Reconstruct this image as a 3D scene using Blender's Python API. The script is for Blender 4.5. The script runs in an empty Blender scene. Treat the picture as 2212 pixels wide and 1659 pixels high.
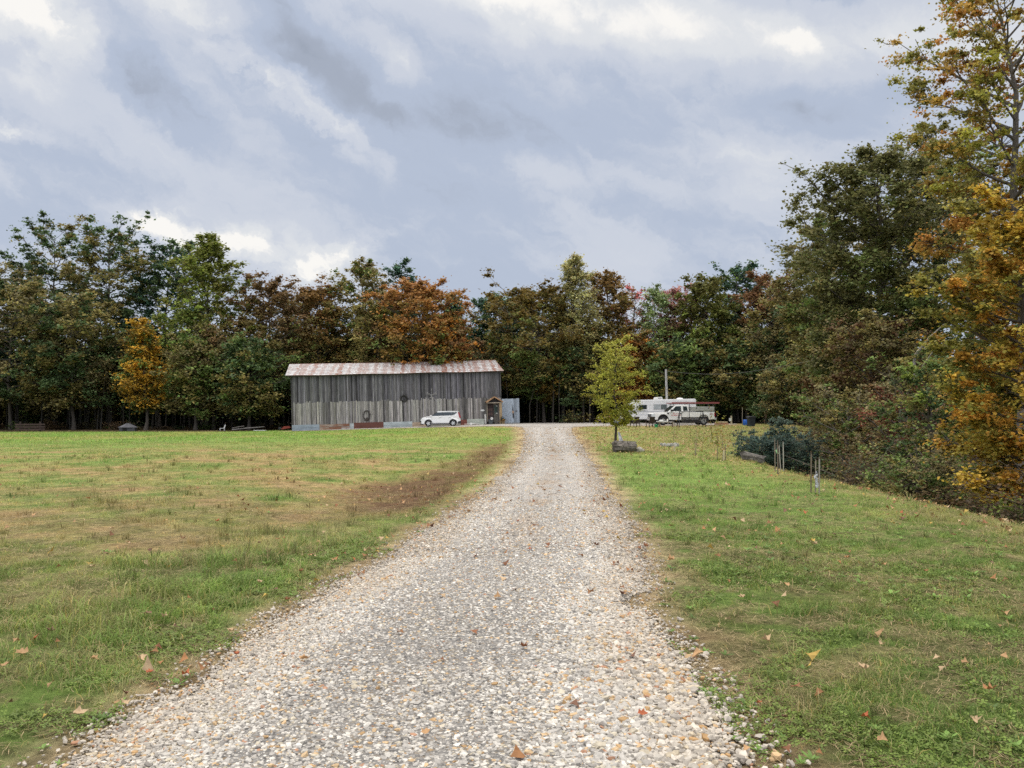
import bpy, bmesh, math
import numpy as np
from mathutils import Vector, Matrix
R = math.radians
scene = bpy.context.scene
COL = scene.collection

# ------------------------------------------------------------------ camera
F, CX, CY, HOR = 1790.0, 1106.0, 829.5, 890.0        # photo measured at 2212 x 1659
PITCH = math.atan((HOR - CY) / F)
EYE = 1.6
cd = bpy.data.cameras.new('camera'); cam = bpy.data.objects.new('camera', cd); COL.objects.link(cam)
cd.sensor_width = 36; cd.lens = 36 * F / 2212; cd.clip_start = 0.05; cd.clip_end = 3000
cam.location = (0, 0, EYE); cam.rotation_euler = (math.pi / 2 + PITCH, 0, 0)
scene.camera = cam

# ------------------------------------------------------------------ sky and sun
SUN_EL, SUN_AZ = R(66), R(-30)                        # high behind the clouds, ahead and a little left
EXPOSURE = 0.0
world = bpy.data.worlds.new("World"); scene.world = world; world.use_nodes = True
nt = world.node_tree; nt.nodes.clear()
def WN(t, **k):
    n = nt.nodes.new(t)
    for a, b in k.items(): setattr(n, a, b)
    return n
def WL(a, b): nt.links.new(a, b)
def wmath(op, a, b=None, c=None, clamp=False):
    n = WN('ShaderNodeMath', operation=op); n.use_clamp = clamp
    for i, v in enumerate((a, b, c)):
        if v is None: continue
        if isinstance(v, (int, float)): n.inputs[i].default_value = v
        else: WL(v, n.inputs[i])
    return n.outputs[0]
def build_world():
    tc = WN('ShaderNodeTexCoord')
    sep = WN('ShaderNodeSeparateXYZ'); WL(tc.outputs['Generated'], sep.inputs[0])
    x, y, z = sep.outputs
    az = wmath('ARCTAN2', x, y); el = wmath('ARCSINE', z)
    comb = WN('ShaderNodeCombineXYZ'); WL(az, comb.inputs[0]); WL(el, comb.inputs[1])
    P = comb.outputs[0]
    # turbulence that ruffles every cloud edge
    wn = WN('ShaderNodeTexNoise'); wn.inputs['Scale'].default_value = 5.0; wn.inputs['Detail'].default_value = 7
    wn.inputs['Roughness'].default_value = 0.6; WL(P, wn.inputs['Vector'])
    vs = WN('ShaderNodeVectorMath', operation='SUBTRACT'); WL(wn.outputs['Color'], vs.inputs[0]); vs.inputs[1].default_value = (.5, .5, .5)
    vm = WN('ShaderNodeVectorMath', operation='MULTIPLY'); WL(vs.outputs[0], vm.inputs[0]); vm.inputs[1].default_value = (.20, .13, 0)
    va = WN('ShaderNodeVectorMath', operation='ADD'); WL(P, va.inputs[0]); WL(vm.outputs[0], va.inputs[1])
    Q = va.outputs[0]
    wn2 = WN('ShaderNodeTexNoise'); wn2.inputs['Scale'].default_value = 13.0; wn2.inputs['Detail'].default_value = 9; wn2.inputs['Roughness'].default_value = .66; WL(P, wn2.inputs['Vector'])
    vs2 = WN('ShaderNodeVectorMath', operation='SUBTRACT'); WL(wn2.outputs['Color'], vs2.inputs[0]); vs2.inputs[1].default_value = (.5, .5, .5)
    vm2 = WN('ShaderNodeVectorMath', operation='MULTIPLY'); WL(vs2.outputs[0], vm2.inputs[0]); vm2.inputs[1].default_value = (.12, .075, 0)
    va2 = WN('ShaderNodeVectorMath', operation='ADD'); WL(P, va2.inputs[0]); WL(vm2.outputs[0], va2.inputs[1]); Q2 = va2.outputs[0]
    def streak(rot, sx, sy, scale, detail, rough, src):
        mp = WN('ShaderNodeMapping', vector_type='TEXTURE'); mp.inputs['Rotation'].default_value = (0, 0, rot)
        mp.inputs['Scale'].default_value = (sx, sy, 1); WL(src, mp.inputs['Vector'])
        n = WN('ShaderNodeTexNoise'); n.inputs['Scale'].default_value = scale; n.inputs['Detail'].default_value = detail
        n.inputs['Roughness'].default_value = rough; WL(mp.outputs[0], n.inputs['Vector'])
        return n.outputs['Fac']
    s1 = streak(R(-30), 2.4, 0.8, 6.0, 11, .62, Q2)
    s2 = streak(R(-12), 3.0, 1.0, 3.4, 7, .55, P)
    s3 = streak(R(-18), 1.9, 0.9, 22.0, 9, .6, Q2)
    base = wmath('MULTIPLY_ADD', s1, 0.84, 0.0)
    base = wmath('MULTIPLY_ADD', s2, 0.52, base)
    base = wmath('MULTIPLY_ADD', s3, 0.22, base); base = wmath('ADD', base, -0.27)                   # about 0.49 on average
    puff = wmath('MULTIPLY_ADD', s3, 5.0, -1.65, clamp=False)
    def blob(px, py, a, b, rot, amt, acc, src=None):
        u = math.atan((px - CX) / F); v = math.atan((HOR - py) / F * math.cos(u))
        mp = WN('ShaderNodeMapping', vector_type='TEXTURE'); mp.inputs['Location'].default_value = (u, v, 0)
        mp.inputs['Rotation'].default_value = (0, 0, R(rot)); mp.inputs['Scale'].default_value = (a / F, b / F, 1)
        WL(Q2 if b < 100 else Q, mp.inputs['Vector'])
        g = WN('ShaderNodeTexGradient', gradient_type='QUADRATIC_SPHERE'); WL(mp.outputs[0], g.inputs[0])
        return wmath('MULTIPLY_ADD', wmath('MULTIPLY', g.outputs['Fac'], puff) if amt > .3 and py > 150 else g.outputs['Fac'], amt, acc)
    for b in BLOBS: base = blob(*b, base)
    ramp = WN('ShaderNodeValToRGB'); cr = ramp.color_ramp; cr.interpolation = 'EASE'
    st = [(0.0, (.27, .31, .375)), (.25, (.385, .43, .52)), (.45, (.478, .542, .668)), (.62, (.62, .66, .745)), (.8, (.76, .78, .81)), (1.0, (1.0, .975, .93))]
    while len(cr.elements) < len(st): cr.elements.new(.5)
    for e, (p, c) in zip(cr.elements, st): e.position = p; e.color = (*c, 1)
    WL(wmath('ADD', base, 0.0, clamp=True), ramp.inputs[0])
    # overcast: the sky overhead is brighter than the sky near the horizon
    up = WN('ShaderNodeMapRange', interpolation_type='SMOOTHSTEP'); WL(el, up.inputs[0])
    up.inputs[1].default_value = .42; up.inputs[2].default_value = 1.0; up.inputs[3].default_value = 1.0; up.inputs[4].default_value = ZENITH
    back = WN('ShaderNodeMapRange', interpolation_type='SMOOTHSTEP'); WL(y, back.inputs[0]); back.inputs[1].default_value = .15; back.inputs[2].default_value = -.5; back.inputs[3].default_value = 1.0; back.inputs[4].default_value = 1.8
    sky = WN('ShaderNodeTexSky', sky_type='NISHITA'); sky.sun_disc = False
    sky.sun_elevation = SUN_EL; sky.sun_rotation = SUN_AZ; sky.air_density = 1.0; sky.dust_density = 2.0
    bg1 = WN('ShaderNodeBackground'); bg1.inputs[1].default_value = 0.09; WL(sky.outputs[0], bg1.inputs[0])
    bg2 = WN('ShaderNodeBackground'); WL(wmath('MULTIPLY', up.outputs[0], back.outputs[0]), bg2.inputs[1])
    mix = WN('ShaderNodeMixShader'); mix.inputs[0].default_value = 0.93
    # warm white cloud overhead
    warm = WN('ShaderNodeMix', data_type='RGBA'); wf = WN('ShaderNodeMapRange', interpolation_type='SMOOTHSTEP'); WL(el, wf.inputs[0])
    wf.inputs[1].default_value = .44; wf.inputs[2].default_value = .8; WL(wf.outputs[0], warm.inputs[0]); WL(ramp.outputs[0], warm.inputs[6]); warm.inputs[7].default_value = (1.0, .965, .915, 1)
    WL(warm.outputs[2], bg2.inputs[0])
    WL(bg1.outputs[0], mix.inputs[1]); WL(bg2.outputs[0], mix.inputs[2])
    out = WN('ShaderNodeOutputWorld'); WL(mix.outputs[0], out.inputs[0])
ZENITH = 1.9
# cloud features by direction: (x, y) in the photo, half sizes, tilt, brightness
BLOBS = [
    (40, 10, 250, 95, -20, .65), (1080, -30, 420, 140, -6, .85), (1690, 70, 400, 150, 0, .30), (1735, 75, 80, 62, 0, .32), (1480, 20, 300, 110, 0, .3),
    (350, -30, 320, 90, -12, .45), (1330, 40, 420, 170, 0, .2), (1950, 60, 300, 160, 0, .28), (2150, 120, 220, 260, 0, .28),
    (650, 55, 300, 125, -36, -.27), (290, 165, 260, 90, -35, -.26), (480, 90, 200, 60, -34, -.14), (760, 190, 260, 70, -34, -.10), (950, 260, 300, 70, -20, -.10), (560, 165, 440, 62, -33, .34), (700, 235, 320, 46, -34, .28),
    (850, 120, 170, 66, -28, .28), (60, 200, 260, 130, -20, .22), (10, 270, 120, 32, -10, .42), (320, 300, 420, 80, -28, .16), (430, 235, 330, 50, -30, -.14),
    (1750, 195, 360, 140, -12, -.24), (1500, 190, 260, 80, -15, -.08), (1050, 230, 620, 130, -6, -.09), (1560, 120, 200, 100, 0, -.08), (1700, 330, 380, 80, -8, .18), (1250, 380, 420, 50, -6, .10), (1150, 20, 180, 60, 0, -.12),
    (325, 468, 150, 50, 30, .44), (450, 512, 310, 80, -8, .44), (600, 550, 330, 95, -10, .30), (690, 555, 230, 62, 24, .50), (610, 545, 90, 50, -30, -.2),
    (480, 590, 120, 40, -10, -.16), (900, 430, 500, 120, 0, -.08), (350, 390, 500, 80, -10, -.08), (1300, 560, 700, 90, 0, .06), (1620, 420, 420, 60, -8, .10),
]
build_world()
sl = bpy.data.lights.new('sun', 'SUN'); sl.energy = 1.35; sl.angle = R(16); sl.color = (1, .96, .90)
so = bpy.data.objects.new('sun', sl); COL.objects.link(so)
sd = Vector((math.sin(SUN_AZ) * math.cos(SUN_EL), math.cos(SUN_AZ) * math.cos(SUN_EL), math.sin(SUN_EL)))
so.rotation_euler = sd.to_track_quat('Z', 'Y').to_euler()
scene.view_settings.view_transform = 'Standard'; scene.view_settings.look = 'None'
scene.view_settings.exposure = EXPOSURE; scene.view_settings.gamma = 1
scene.cycles.max_bounces = 6; scene.cycles.diffuse_bounces = 3; scene.cycles.glossy_bounces = 2
scene.cycles.transmission_bounces = 4; scene.cycles.use_denoising = False
scene.cycles.sample_clamp_indirect = 6; scene.cycles.caustics_reflective = False; scene.cycles.caustics_refractive = False

# ------------------------------------------------------------------ helpers
def at(px, py, d):
    """a point of the world at depth d along the sight line through (px, py) of the photo"""
    v = Matrix.Rotation(PITCH, 3, 'X') @ Vector(((px - CX) / F, 1.0, -(py - CY) / F))
    v *= d / v.y
    return Vector((v.x, d, v.z + EYE))
def X(px, d): return at(px, HOR, d).x
def hsh(ix, iy, s):
    n = (ix.astype(np.int64) * 374761393 + iy.astype(np.int64) * 668265263 + s * 1442695041) & 0x7fffffff
    n = ((n ^ (n >> 13)) * 1274126177) & 0x7fffffff
    return ((n ^ (n >> 16)) & 0xffff) / 65535.0
def vn(x, y, s=0):
    x = np.asarray(x, float); y = np.asarray(y, float)
    ix = np.floor(x); iy = np.floor(y); fx = x - ix; fy = y - iy
    fx = fx * fx * (3 - 2 * fx); fy = fy * fy * (3 - 2 * fy)
    a = hsh(ix, iy, s); b = hsh(ix + 1, iy, s); c = hsh(ix, iy + 1, s); d = hsh(ix + 1, iy + 1, s)
    return (a * (1 - fx) + b * fx) * (1 - fy) + (c * (1 - fx) + d * fx) * fy
def fbm(x, y, s=0, o=4):
    v = 0; a = .5; t = 0
    for i in range(o):
        v = v + a * vn(np.asarray(x) * 2 ** i, np.asarray(y) * 2 ** i, s + i * 17); t += a; a *= .5
    return v / t
def sst(a, b, x):
    t = np.clip((np.asarray(x, float) - a) / (b - a), 0, 1); return t * t * (3 - 2 * t)
def lerp3(a, b, t):
    t = np.asarray(t)[..., None]; return np.asarray(a) * (1 - t) + np.asarray(b) * t

# -- materials
MATS = {}
def node(nt, t, **k):
    n = nt.nodes.new(t)
    for a, b in k.items(): setattr(n, a, b)
    return n
def mat(name, col=(.5, .5, .5), rough=.7, metal=0.0, amt=.25, scale=6.0, bump=0.0, stretch=(1, 1, 1), attr=None, spec=.4, coat=0.0, col2=None, trans=0.0, alpha=None):
    """principled surface; colour = col (or the mesh's own attribute) broken up by noise"""
    if name in MATS: return MATS[name]
    m = bpy.data.materials.new(name); m.use_nodes = True; t = m.node_tree
    b = t.nodes['Principled BSDF']; L = t.links.new
    b.inputs['Roughness'].default_value = rough; b.inputs['Metallic'].default_value = metal
    b.inputs['Specular IOR Level'].default_value = spec; b.inputs['Coat Weight'].default_value = coat
    tc = node(t, 'ShaderNodeTexCoord'); mp = node(t, 'ShaderNodeMapping'); mp.inputs['Scale'].default_value = stretch
    L(tc.outputs['Object'], mp.inputs[0])
    n = node(t, 'ShaderNodeTexNoise'); n.inputs['Scale'].default_value = scale; n.inputs['Detail'].default_value = 6; n.inputs['Roughness'].default_value = .62
    L(mp.outputs[0], n.inputs['Vector'])
    if attr:
        a = node(t, 'ShaderNodeAttribute'); a.attribute_name = attr; src = a.outputs['Color']
    else:
        a = node(t, 'ShaderNodeRGB'); a.outputs[0].default_value = (*col, 1); src = a.outputs[0]
    mr = node(t, 'ShaderNodeMapRange'); L(n.outputs['Fac'], mr.inputs[0])
    mr.inputs[1].default_value = .25; mr.inputs[2].default_value = .75
    if col2:
        mx = node(t, 'ShaderNodeMix', data_type='RGBA'); mr.inputs[3].default_value = 0; mr.inputs[4].default_value = 1
        mr.inputs[1].default_value = .5 - .25 * amt; mr.inputs[2].default_value = .5 + .25 * amt
        L(mr.outputs[0], mx.inputs[0]); L(src, mx.inputs[6]); mx.inputs[7].default_value = (*col2, 1); src2 = mx.outputs[2]
    else:
        mr.inputs[3].default_value = 1 - amt; mr.inputs[4].default_value = 1 + amt; mr.clamp = False
        mx = node(t, 'ShaderNodeVectorMath', operation='SCALE'); L(src, mx.inputs[0]); L(mr.outputs[0], mx.inputs['Scale']); src2 = mx.outputs[0]
    L(src2, b.inputs['Base Color'])
    if bump:
        bp = node(t, 'ShaderNodeBump'); bp.inputs['Strength'].default_value = min(1, bump); bp.inputs['Distance'].default_value = .02
        L(n.outputs['Fac'], bp.inputs['Height']); L(bp.outputs[0], b.inputs['Normal'])
    if trans:
        tr = node(t, 'ShaderNodeBsdfTranslucent'); L(src2, tr.inputs[0])
        ms = node(t, 'ShaderNodeMixShader'); ms.inputs[0].default_value = trans
        L(b.outputs[0], ms.inputs[1]); L(tr.outputs[0], ms.inputs[2]); L(ms.outputs[0], t.nodes['Material Output'].inputs[0])
    MATS[name] = m; return m

# -- objects
def tag(o, label=None, cat=None, group=None, kind=None):
    if label: o['label'] = label
    if cat: o['category'] = cat
    if group: o['group'] = group
    if kind: o['kind'] = kind
    return o
def thing(name, label, cat, loc=(0, 0, 0), rz=0.0, group=None, rot=None):
    o = bpy.data.objects.new(name, None); COL.objects.link(o); o.empty_display_size = .3
    o.location = loc; o.rotation_euler = rot or (0, 0, rz)
    return tag(o, label, cat, group)
def np_mesh(name, V, Fs, material, parent=None, cols=None, smooth=False):
    """Fs: list of (n,k) index arrays; cols: one (n,3) per-face colour array for all faces in order"""
    me = bpy.data.meshes.new(name); V = np.asarray(V, np.float32)
    Fs = [np.asarray(f, np.int32) for f in Fs if len(f)]
    me.vertices.add(len(V)); me.vertices.foreach_set('co', V.ravel())
    nl = sum(f.size for f in Fs); npol = sum(len(f) for f in Fs)
    me.loops.add(nl); me.polygons.add(npol)
    me.loops.foreach_set('vertex_index', np.concatenate([f.ravel() for f in Fs]))
    tot = np.concatenate([np.full(len(f), f.shape[1], np.int32) for f in Fs]); st = np.concatenate([[0], np.cumsum(tot)[:-1]]).astype(np.int32)
    me.polygons.foreach_set('loop_start', st); me.polygons.foreach_set('loop_total', tot)
    me.polygons.foreach_set('use_smooth', np.full(npol, bool(smooth)))
    if cols is not None:
        a = me.attributes.new('col', 'FLOAT_COLOR', 'FACE'); c = np.ones((npol, 4), np.float32); c[:, :3] = cols
        a.data.foreach_set('color', c.ravel())
    me.update(calc_edges=True); me.validate()
    me.materials.append(material)
    o = bpy.data.objects.new(name, me); COL.objects.link(o)
    if parent: o.parent = parent
    return o
class MB:
    """collects shapes and links them as ONE mesh object"""
    def __init__(s): s.v = []; s.f = []; s.c = []; s.sm = []
    def add(s, V, Fc, col=(1, 1, 1), smooth=False):
        b = len(s.v); s.v += [tuple(p) for p in V]
        for f in Fc: s.f.append([i + b for i in f]); s.c.append(col); s.sm.append(smooth)
    def box(s, c, d, col=(1, 1, 1), rot=None, taper=1.0):
        hx, hy, hz = d[0] / 2, d[1] / 2, d[2] / 2; P = []
        for sz in (-1, 1):
            k = taper if sz > 0 else 1
            for sx, sy in ((-1, -1), (1, -1), (1, 1), (-1, 1)): P.append(Vector((sx * hx * k, sy * hy * k, sz * hz)))
        if rot is not None: P = [rot @ p for p in P]
        s.add([p + Vector(c) for p in P], [(3, 2, 1, 0), (4, 5, 6, 7), (0, 1, 5, 4), (1, 2, 6, 5), (2, 3, 7, 6), (3, 0, 4, 7)], col)
    def bar(s, a, b, w, h=None, col=(1, 1, 1)):
        a, b = Vector(a), Vector(b); d = b - a; L = d.length
        s.box((a + b) / 2, (L, w, h or w), col, d.to_track_quat('X', 'Z').to_matrix())
    def tube(s, pts, r, n=8, col=(1, 1, 1), cap=True, smooth=True):
        pts = [Vector(p) for p in pts]; rr = r if hasattr(r, '__len__') else [r] * len(pts); V = []; Fc = []
        for i, p in enumerate(pts):
            d = (pts[min(i + 1, len(pts) - 1)] - pts[max(i - 1, 0)]).normalized()
            ref = Vector((0, 0, 1)) if abs(d.z) < .9 else Vector((1, 0, 0))
            a = d.cross(ref).normalized(); b = a.cross(d)
            for k in range(n):
                t = 2 * math.pi * k / n; V.append(p + (a * math.cos(t) + b * math.sin(t)) * rr[i])
        for i in range(len(pts) - 1):
            for k in range(n):
                k2 = (k + 1) % n; Fc.append((i * n + k, i * n + k2, (i + 1) * n + k2, (i + 1) * n + k))
        s.add(V, Fc, col, smooth)
        if cap:
            s.add(V[:n], [tuple(range(n))], col); s.add(V[-n:], [tuple(reversed(range(n)))], col)
    def lathe(s, c, prof, n=16, col=(1, 1, 1), axis='z', smooth=True, cap=True):
        V = []; Fc = []
        for r, z in prof:
            for k in range(n):
                t = 2 * math.pi * k / n; p = (r * math.cos(t), r * math.sin(t), z)
                if axis == 'y': p = (p[0], p[2], p[1])
                if axis == 'x': p = (p[2], p[0], p[1])
                V.append(Vector(p) + Vector(c))
        for i in range(len(prof) - 1):
            for k in range(n):
                k2 = (k + 1) % n; Fc.append((i * n + k, i * n + k2, (i + 1) * n + k2, (i + 1) * n + k))
        s.add(V, Fc, col, smooth)
        if cap: s.add(V[:n], [tuple(range(n))], col); s.add(V[-n:], [tuple(range(n))], col)
    def prism(s, poly, y0, y1, col=(1, 1, 1), k0=1.0, k1=1.0):
        """(x,z) polygon extruded in y"""
        n = len(poly); V = [(p[0], y0, p[1]) for p in poly] + [(p[0], y1, p[1]) for p in poly]
        Fc = [tuple(range(n)), tuple(reversed(range(n, 2 * n)))] + [(i, i + n, (i + 1) % n + n, (i + 1) % n) for i in range(n)]
        s.add(V, Fc, col)
    def blob(s, c, r, rng, col=(1, 1, 1), sub=1, rough=.18, smooth=False):
        bm = bmesh.new(); bmesh.ops.create_icosphere(bm, subdivisions=sub, radius=1)
        V = []
        for v in bm.verts:
            k = 1 + rng.uniform(-rough, rough); V.append((c[0] + v.co.x * r[0] * k, c[1] + v.co.y * r[1] * k, c[2] + v.co.z * r[2] * k))
        s.add(V, [[v.index for v in f.verts] for f in bm.faces], col, smooth); bm.free()
    def build(s, name, m, parent=None, bevel=0.0, seg=2, shape=None):
        me = bpy.data.meshes.new(name); V = s.v
        if shape: V = [shape(*p) for p in V]
        me.from_pydata([tuple(p) for p in V], [], s.f)
        a = me.attributes.new('col', 'FLOAT_COLOR', 'FACE'); c = np.ones((len(s.f), 4), np.float32); c[:, :3] = np.array(s.c)
        a.data.foreach_set('color', c.ravel()); me.polygons.foreach_set('use_smooth', np.array(s.sm))
        bm = bmesh.new(); bm.from_mesh(me)
        bmesh.ops.recalc_face_normals(bm, faces=bm.faces)
        bm.to_mesh(me); bm.free()
        me.update(); me.materials.append(m)
        o = bpy.data.objects.new(name, me); COL.objects.link(o)
        if parent: o.parent = parent
        if bevel:
            b = o.modifiers.new('bevel', 'BEVEL'); b.width = bevel; b.segments = seg; b.limit_method = 'ANGLE'; b.angle_limit = R(30)
        return o
def copy_tree(o, parent=None):
    c = o.copy(); COL.objects.link(c); c.parent = parent
    for ch in list(o.children): copy_tree(ch, c)
    return c
def lettering(name, txt, size, m, parent, loc, rot):
    cu = bpy.data.curves.new(name, 'FONT'); cu.body = txt; cu.size = size; cu.extrude = .002; cu.align_x = 'CENTER'
    t = bpy.data.objects.new('tmp', cu); COL.objects.link(t)
    dg = bpy.context.evaluated_depsgraph_get(); me = bpy.data.meshes.new_from_object(t.evaluated_get(dg))
    bpy.data.objects.remove(t); me.name = name; me.materials.clear(); me.materials.append(m)
    o = bpy.data.objects.new(name, me); COL.objects.link(o); o.parent = parent; o.location = loc; o.rotation_euler = rot
    return o
# ------------------------------------------------------------------ terrain
def crest(y): return np.interp(y, [0, 13, 20, 26, 33, 40, 55, 70, 90, 130], [7.4, 7.7, 7.8, 7.9, 9.0, 11.5, 18, 25, 31, 36])
def hgt(x, y):
    x = np.asarray(x, float); y = np.asarray(y, float)
    hb = np.interp(x, [-80, -23.3, -1.1, 10, 25], [-.50, -.42, .26, .32, .30])
    h = hb * sst(35, 84, y)
    h = h - .16 * np.exp(-((x + 2.9) / 1.5) ** 2 - ((y - 19.5) / 5) ** 2)
    s = x - crest(y); sp = np.logaddexp(0, s * 2.8) / 2.8
    h = h - 5.5 * (1 - np.exp(-sp * .085))
    h = h + .05 * (fbm(x * .35, y * .35, 3, 3) - .5) * sst(2, 6, np.abs(x - .0) + y * .1)
    return h
def H(x, y): return float(hgt(x, y))
ROAD_Y = np.array([-3, 3.0, 4.15, 5.2, 7.16, 9.55, 12.45, 16.85, 23.9, 33.7, 52, 64, 71.6, 76, 84])
ROAD_L = np.array([-2.05, -2.0, -1.93, -1.80, -1.62, -1.28, -.94, -.50, .0, .42, .86, .9, .86, .3, -1.5])
ROAD_RY = np.array([-3, 4.03, 5.97, 6.98, 7.95, 9.55, 13.6, 20.5, 30.1, 47.7, 60, 71.6, 75, 84])
ROAD_R = np.array([1.02, 1.0, .98, .96, 1.22, 1.40, 1.68, 2.12, 2.76, 3.70, 4.3, 5.2, 7, 12])
def road_d(x, y):
    """distance inside the road, negative outside it"""
    return np.minimum(np.asarray(x) - np.interp(y, ROAD_Y, ROAD_L), np.interp(y, ROAD_RY, ROAD_R) - np.asarray(x))
def yard_front(x):   # where the gravel yard before the barn and the vehicles starts
    return np.interp(x, [-23.5, -16, -8, -2.5, -.5, 1, 5, 7, 12, 18, 21, 24], [86.6, 84.5, 82.2, 79.5, 76.5, 73.5, 72.5, 75, 76.5, 78.5, 81, 88])
def yard_d(x, y):
    d = np.minimum(y - yard_front(x), np.minimum(np.asarray(x) + 23.2, 24 - np.asarray(x)))
    return np.minimum(d, 99 - y)
def dirt_d(x, y): return np.maximum(road_d(x, y), yard_d(x, y))

GREEN, DEEP, DRY, STRAW, MUD, SOIL, LEAFY = (.195, .285, .066), (.125, .195, .047), (.29, .205, .09), (.38, .275, .135), (.13, .072, .042), (.46, .35, .21), (.30, .215, .095)
def turf(x, y):
    """real colour of the turf at a place: green, mown dry grass, bare mud or leaf strewn"""
    x = np.asarray(x, float); y = np.asarray(y, float)
    n1 = fbm(x * .22, y * .16, 11, 4); n2 = fbm(x * .9, y * .7, 12, 4); n3 = fbm(x * 3.2, y * 3.2, 13, 3)
    c = lerp3(DEEP, GREEN, np.clip(n2 * 1.1 + .15, 0, 1))
    left = sst(.5, -.8, x - np.interp(y, ROAD_Y, ROAD_L) + .0)
    off = np.interp(y, ROAD_Y, ROAD_L) - x                               # metres left of the road edge
    # dry mown belt across the left field
    dry = sst(.6, 2.4, off + 2.2 * (n1 - .5)) * sst(7.0, 11, y + 6 * (n1 - .5) + np.clip(off - 2, 0, 5) * .9) * sst(46, 33, y + 22 * (n1 - .5))
    dry = np.maximum(dry, .55 * sst(.3, 1.6, off - 1.2 + 1.5 * (n2 - .5)) * sst(16, 9, y))
    dry = np.clip(dry * (.34 + 1.7 * (n2 - .45) + 1.1 * (n1 - .45) + .7 * (n3 - .5)), 0, 1)
    c = lerp3(c, lerp3(DRY, STRAW, n3), dry)
    # far field: fresh green with yellowish patches
    far = left * sst(42, 55, y)
    c = lerp3(c, lerp3((.15, .25, .045), (.25, .26, .075), sst(.45, .7, n1 + .35 * (n2 - .5))), far * .85)
    fr = left * sst(64, 76, y) * sst(-14, -7, x); c = lerp3(c, lerp3(STRAW, GREEN, sst(.4, .62, n2)), fr * .6)
    # mud in the swale
    mud = np.maximum(np.exp(-((off - 1.75) / 1.25) ** 2 - ((y - 19.5) / 4.6) ** 2), .85 * np.exp(-((off - 1.15) / .95) ** 2) * sst(11, 15, y) * sst(50, 32, y))
    tanr = sst(.10, .5, mud + .5 * (n2 - .5)) * sst(.3, .9, off); c = lerp3(c, (.27, .175, .085), tanr * .6)
    mud = sst(.26, .95, mud + 1.0 * (n2 - .5) + 1.1 * (n3 - .5)) * sst(.35, .9, off)
    c = lerp3(c, MUD, mud * .9)
    # right bank
    rgt = x - np.interp(y, ROAD_RY, ROAD_R)
    rr = sst(0, .4, rgt)
    pat = rr * sst(.44, .68, n2 + .25 * (n3 - .5)) * sst(14, 5, y)
    c = lerp3(c, lerp3((.19, .17, .06), (.30, .23, .11), n3), pat * .5)
    lf = rr * np.maximum(sst(22, 36, y + 9 * (n1 - .5) + np.clip(rgt - 2, 0, 9) * 1.2), .9 * sst(-2.6, -.3, x - crest(y) + 1.6 * (n2 - .5)))
    c = lerp3(c, lerp3(GREEN, LEAFY, np.clip(.5 + 1.6 * (n3 - .5) + 1.2 * (n2 - .5), 0, 1)), lf * .85)
    olive = rr * sst(3, 7, rgt); c = lerp3(c, (.145, .165, .047),   .24 * olive); c = c * (1 - .16 * rr * sst(16, 8, y))[..., None]
    # brown thatch between the tufts
    th = sst(.56, .40, fbm(x * 4.5, y * 4.5, 77, 3)) * sst(24, 8, y); c = lerp3(c * (1 - .12 * sst(20, 8, y))[..., None], (.23, .18, .095), th * .5)
    # worn verge beside the gravel
    dd = dirt_d(x, y)
    v = sst(-.55 - .012 * y, -.13, dd + .5 * (n2 - .5) * (1 + .02 * y) + .25 * (n3 - .5))
    c = lerp3(c, lerp3(SOIL, (.21, .145, .08), sst(.45, .75, n2 + .3 * (n3 - .5))), v * .95)
    # leaf mould of the wood floor
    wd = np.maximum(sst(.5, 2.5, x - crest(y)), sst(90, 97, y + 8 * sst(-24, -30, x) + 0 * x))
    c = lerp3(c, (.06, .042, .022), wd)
    return np.clip(c * (.62 + .76 * n3)[..., None], 0, 1), v, mud, dry
def warp_axis(lo, hi, near, n, p=2.2):
    t = np.linspace(-1, 1, n); a = np.sign(t) * np.abs(t) ** p
    return np.where(a < 0, near + a * (near - lo), near + a * (hi - near))
def grid_mesh(name, xs, ys, zf, m, colf=None, keep=None):
    gx, gy = np.meshgrid(xs, ys); V = np.stack([gx, gy, zf(gx, gy)], -1).reshape(-1, 3); nx = len(xs)
    i = np.arange(len(ys) - 1)[:, None] * nx + np.arange(nx - 1)[None]
    Fc = np.stack([i, i + 1, i + 1 + nx, i + nx], -1).reshape(-1, 4)
    if keep is not None:
        k = keep(gx, gy).ravel(); Fc = Fc[k[Fc].any(1)]
    o = np_mesh(name, V, [Fc], m, smooth=True)
    if colf is not None:
        a = o.data.attributes.new('col', 'FLOAT_COLOR', 'POINT'); c = np.ones((len(V), 4), np.float32); c[:, :3] = colf(V[:, 0], V[:, 1])
        a.data.foreach_set('color', c.ravel())
    return o
def ground_material():
    m = mat('turf_ground', attr='col', rough=.95, amt=.55, scale=9, spec=.1)
    t = m.node_tree; b = t.nodes['Principled BSDF']; L = t.links.new
    tc = node(t, 'ShaderNodeTexCoord'); n = node(t, 'ShaderNodeTexNoise'); n.inputs['Scale'].default_value = 22; n.inputs['Detail'].default_value = 8; n.inputs['Roughness'].default_value = .75
    L(tc.outputs['Object'], n.inputs['Vector']); bp = node(t, 'ShaderNodeBump'); bp.inputs['Strength'].default_value = 1; bp.inputs['Distance'].default_value = .06
    L(n.outputs['Fac'], bp.inputs['Height']); L(bp.outputs[0], b.inputs['Normal']); return m
ys = np.concatenate([np.linspace(-60, 2, 20), np.geomspace(2.2, 110, 560), np.geomspace(112, 1500, 30)])
xs = np.unique(np.concatenate([warp_axis(-1500, 1500, 0, 70, 3.2), np.linspace(-14, 14, 300), np.linspace(-70, 60, 260)]))
tag(grid_mesh('ground', xs, ys, hgt, ground_material(), lambda x, y: turf(x, y)[0]), kind='structure')

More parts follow.
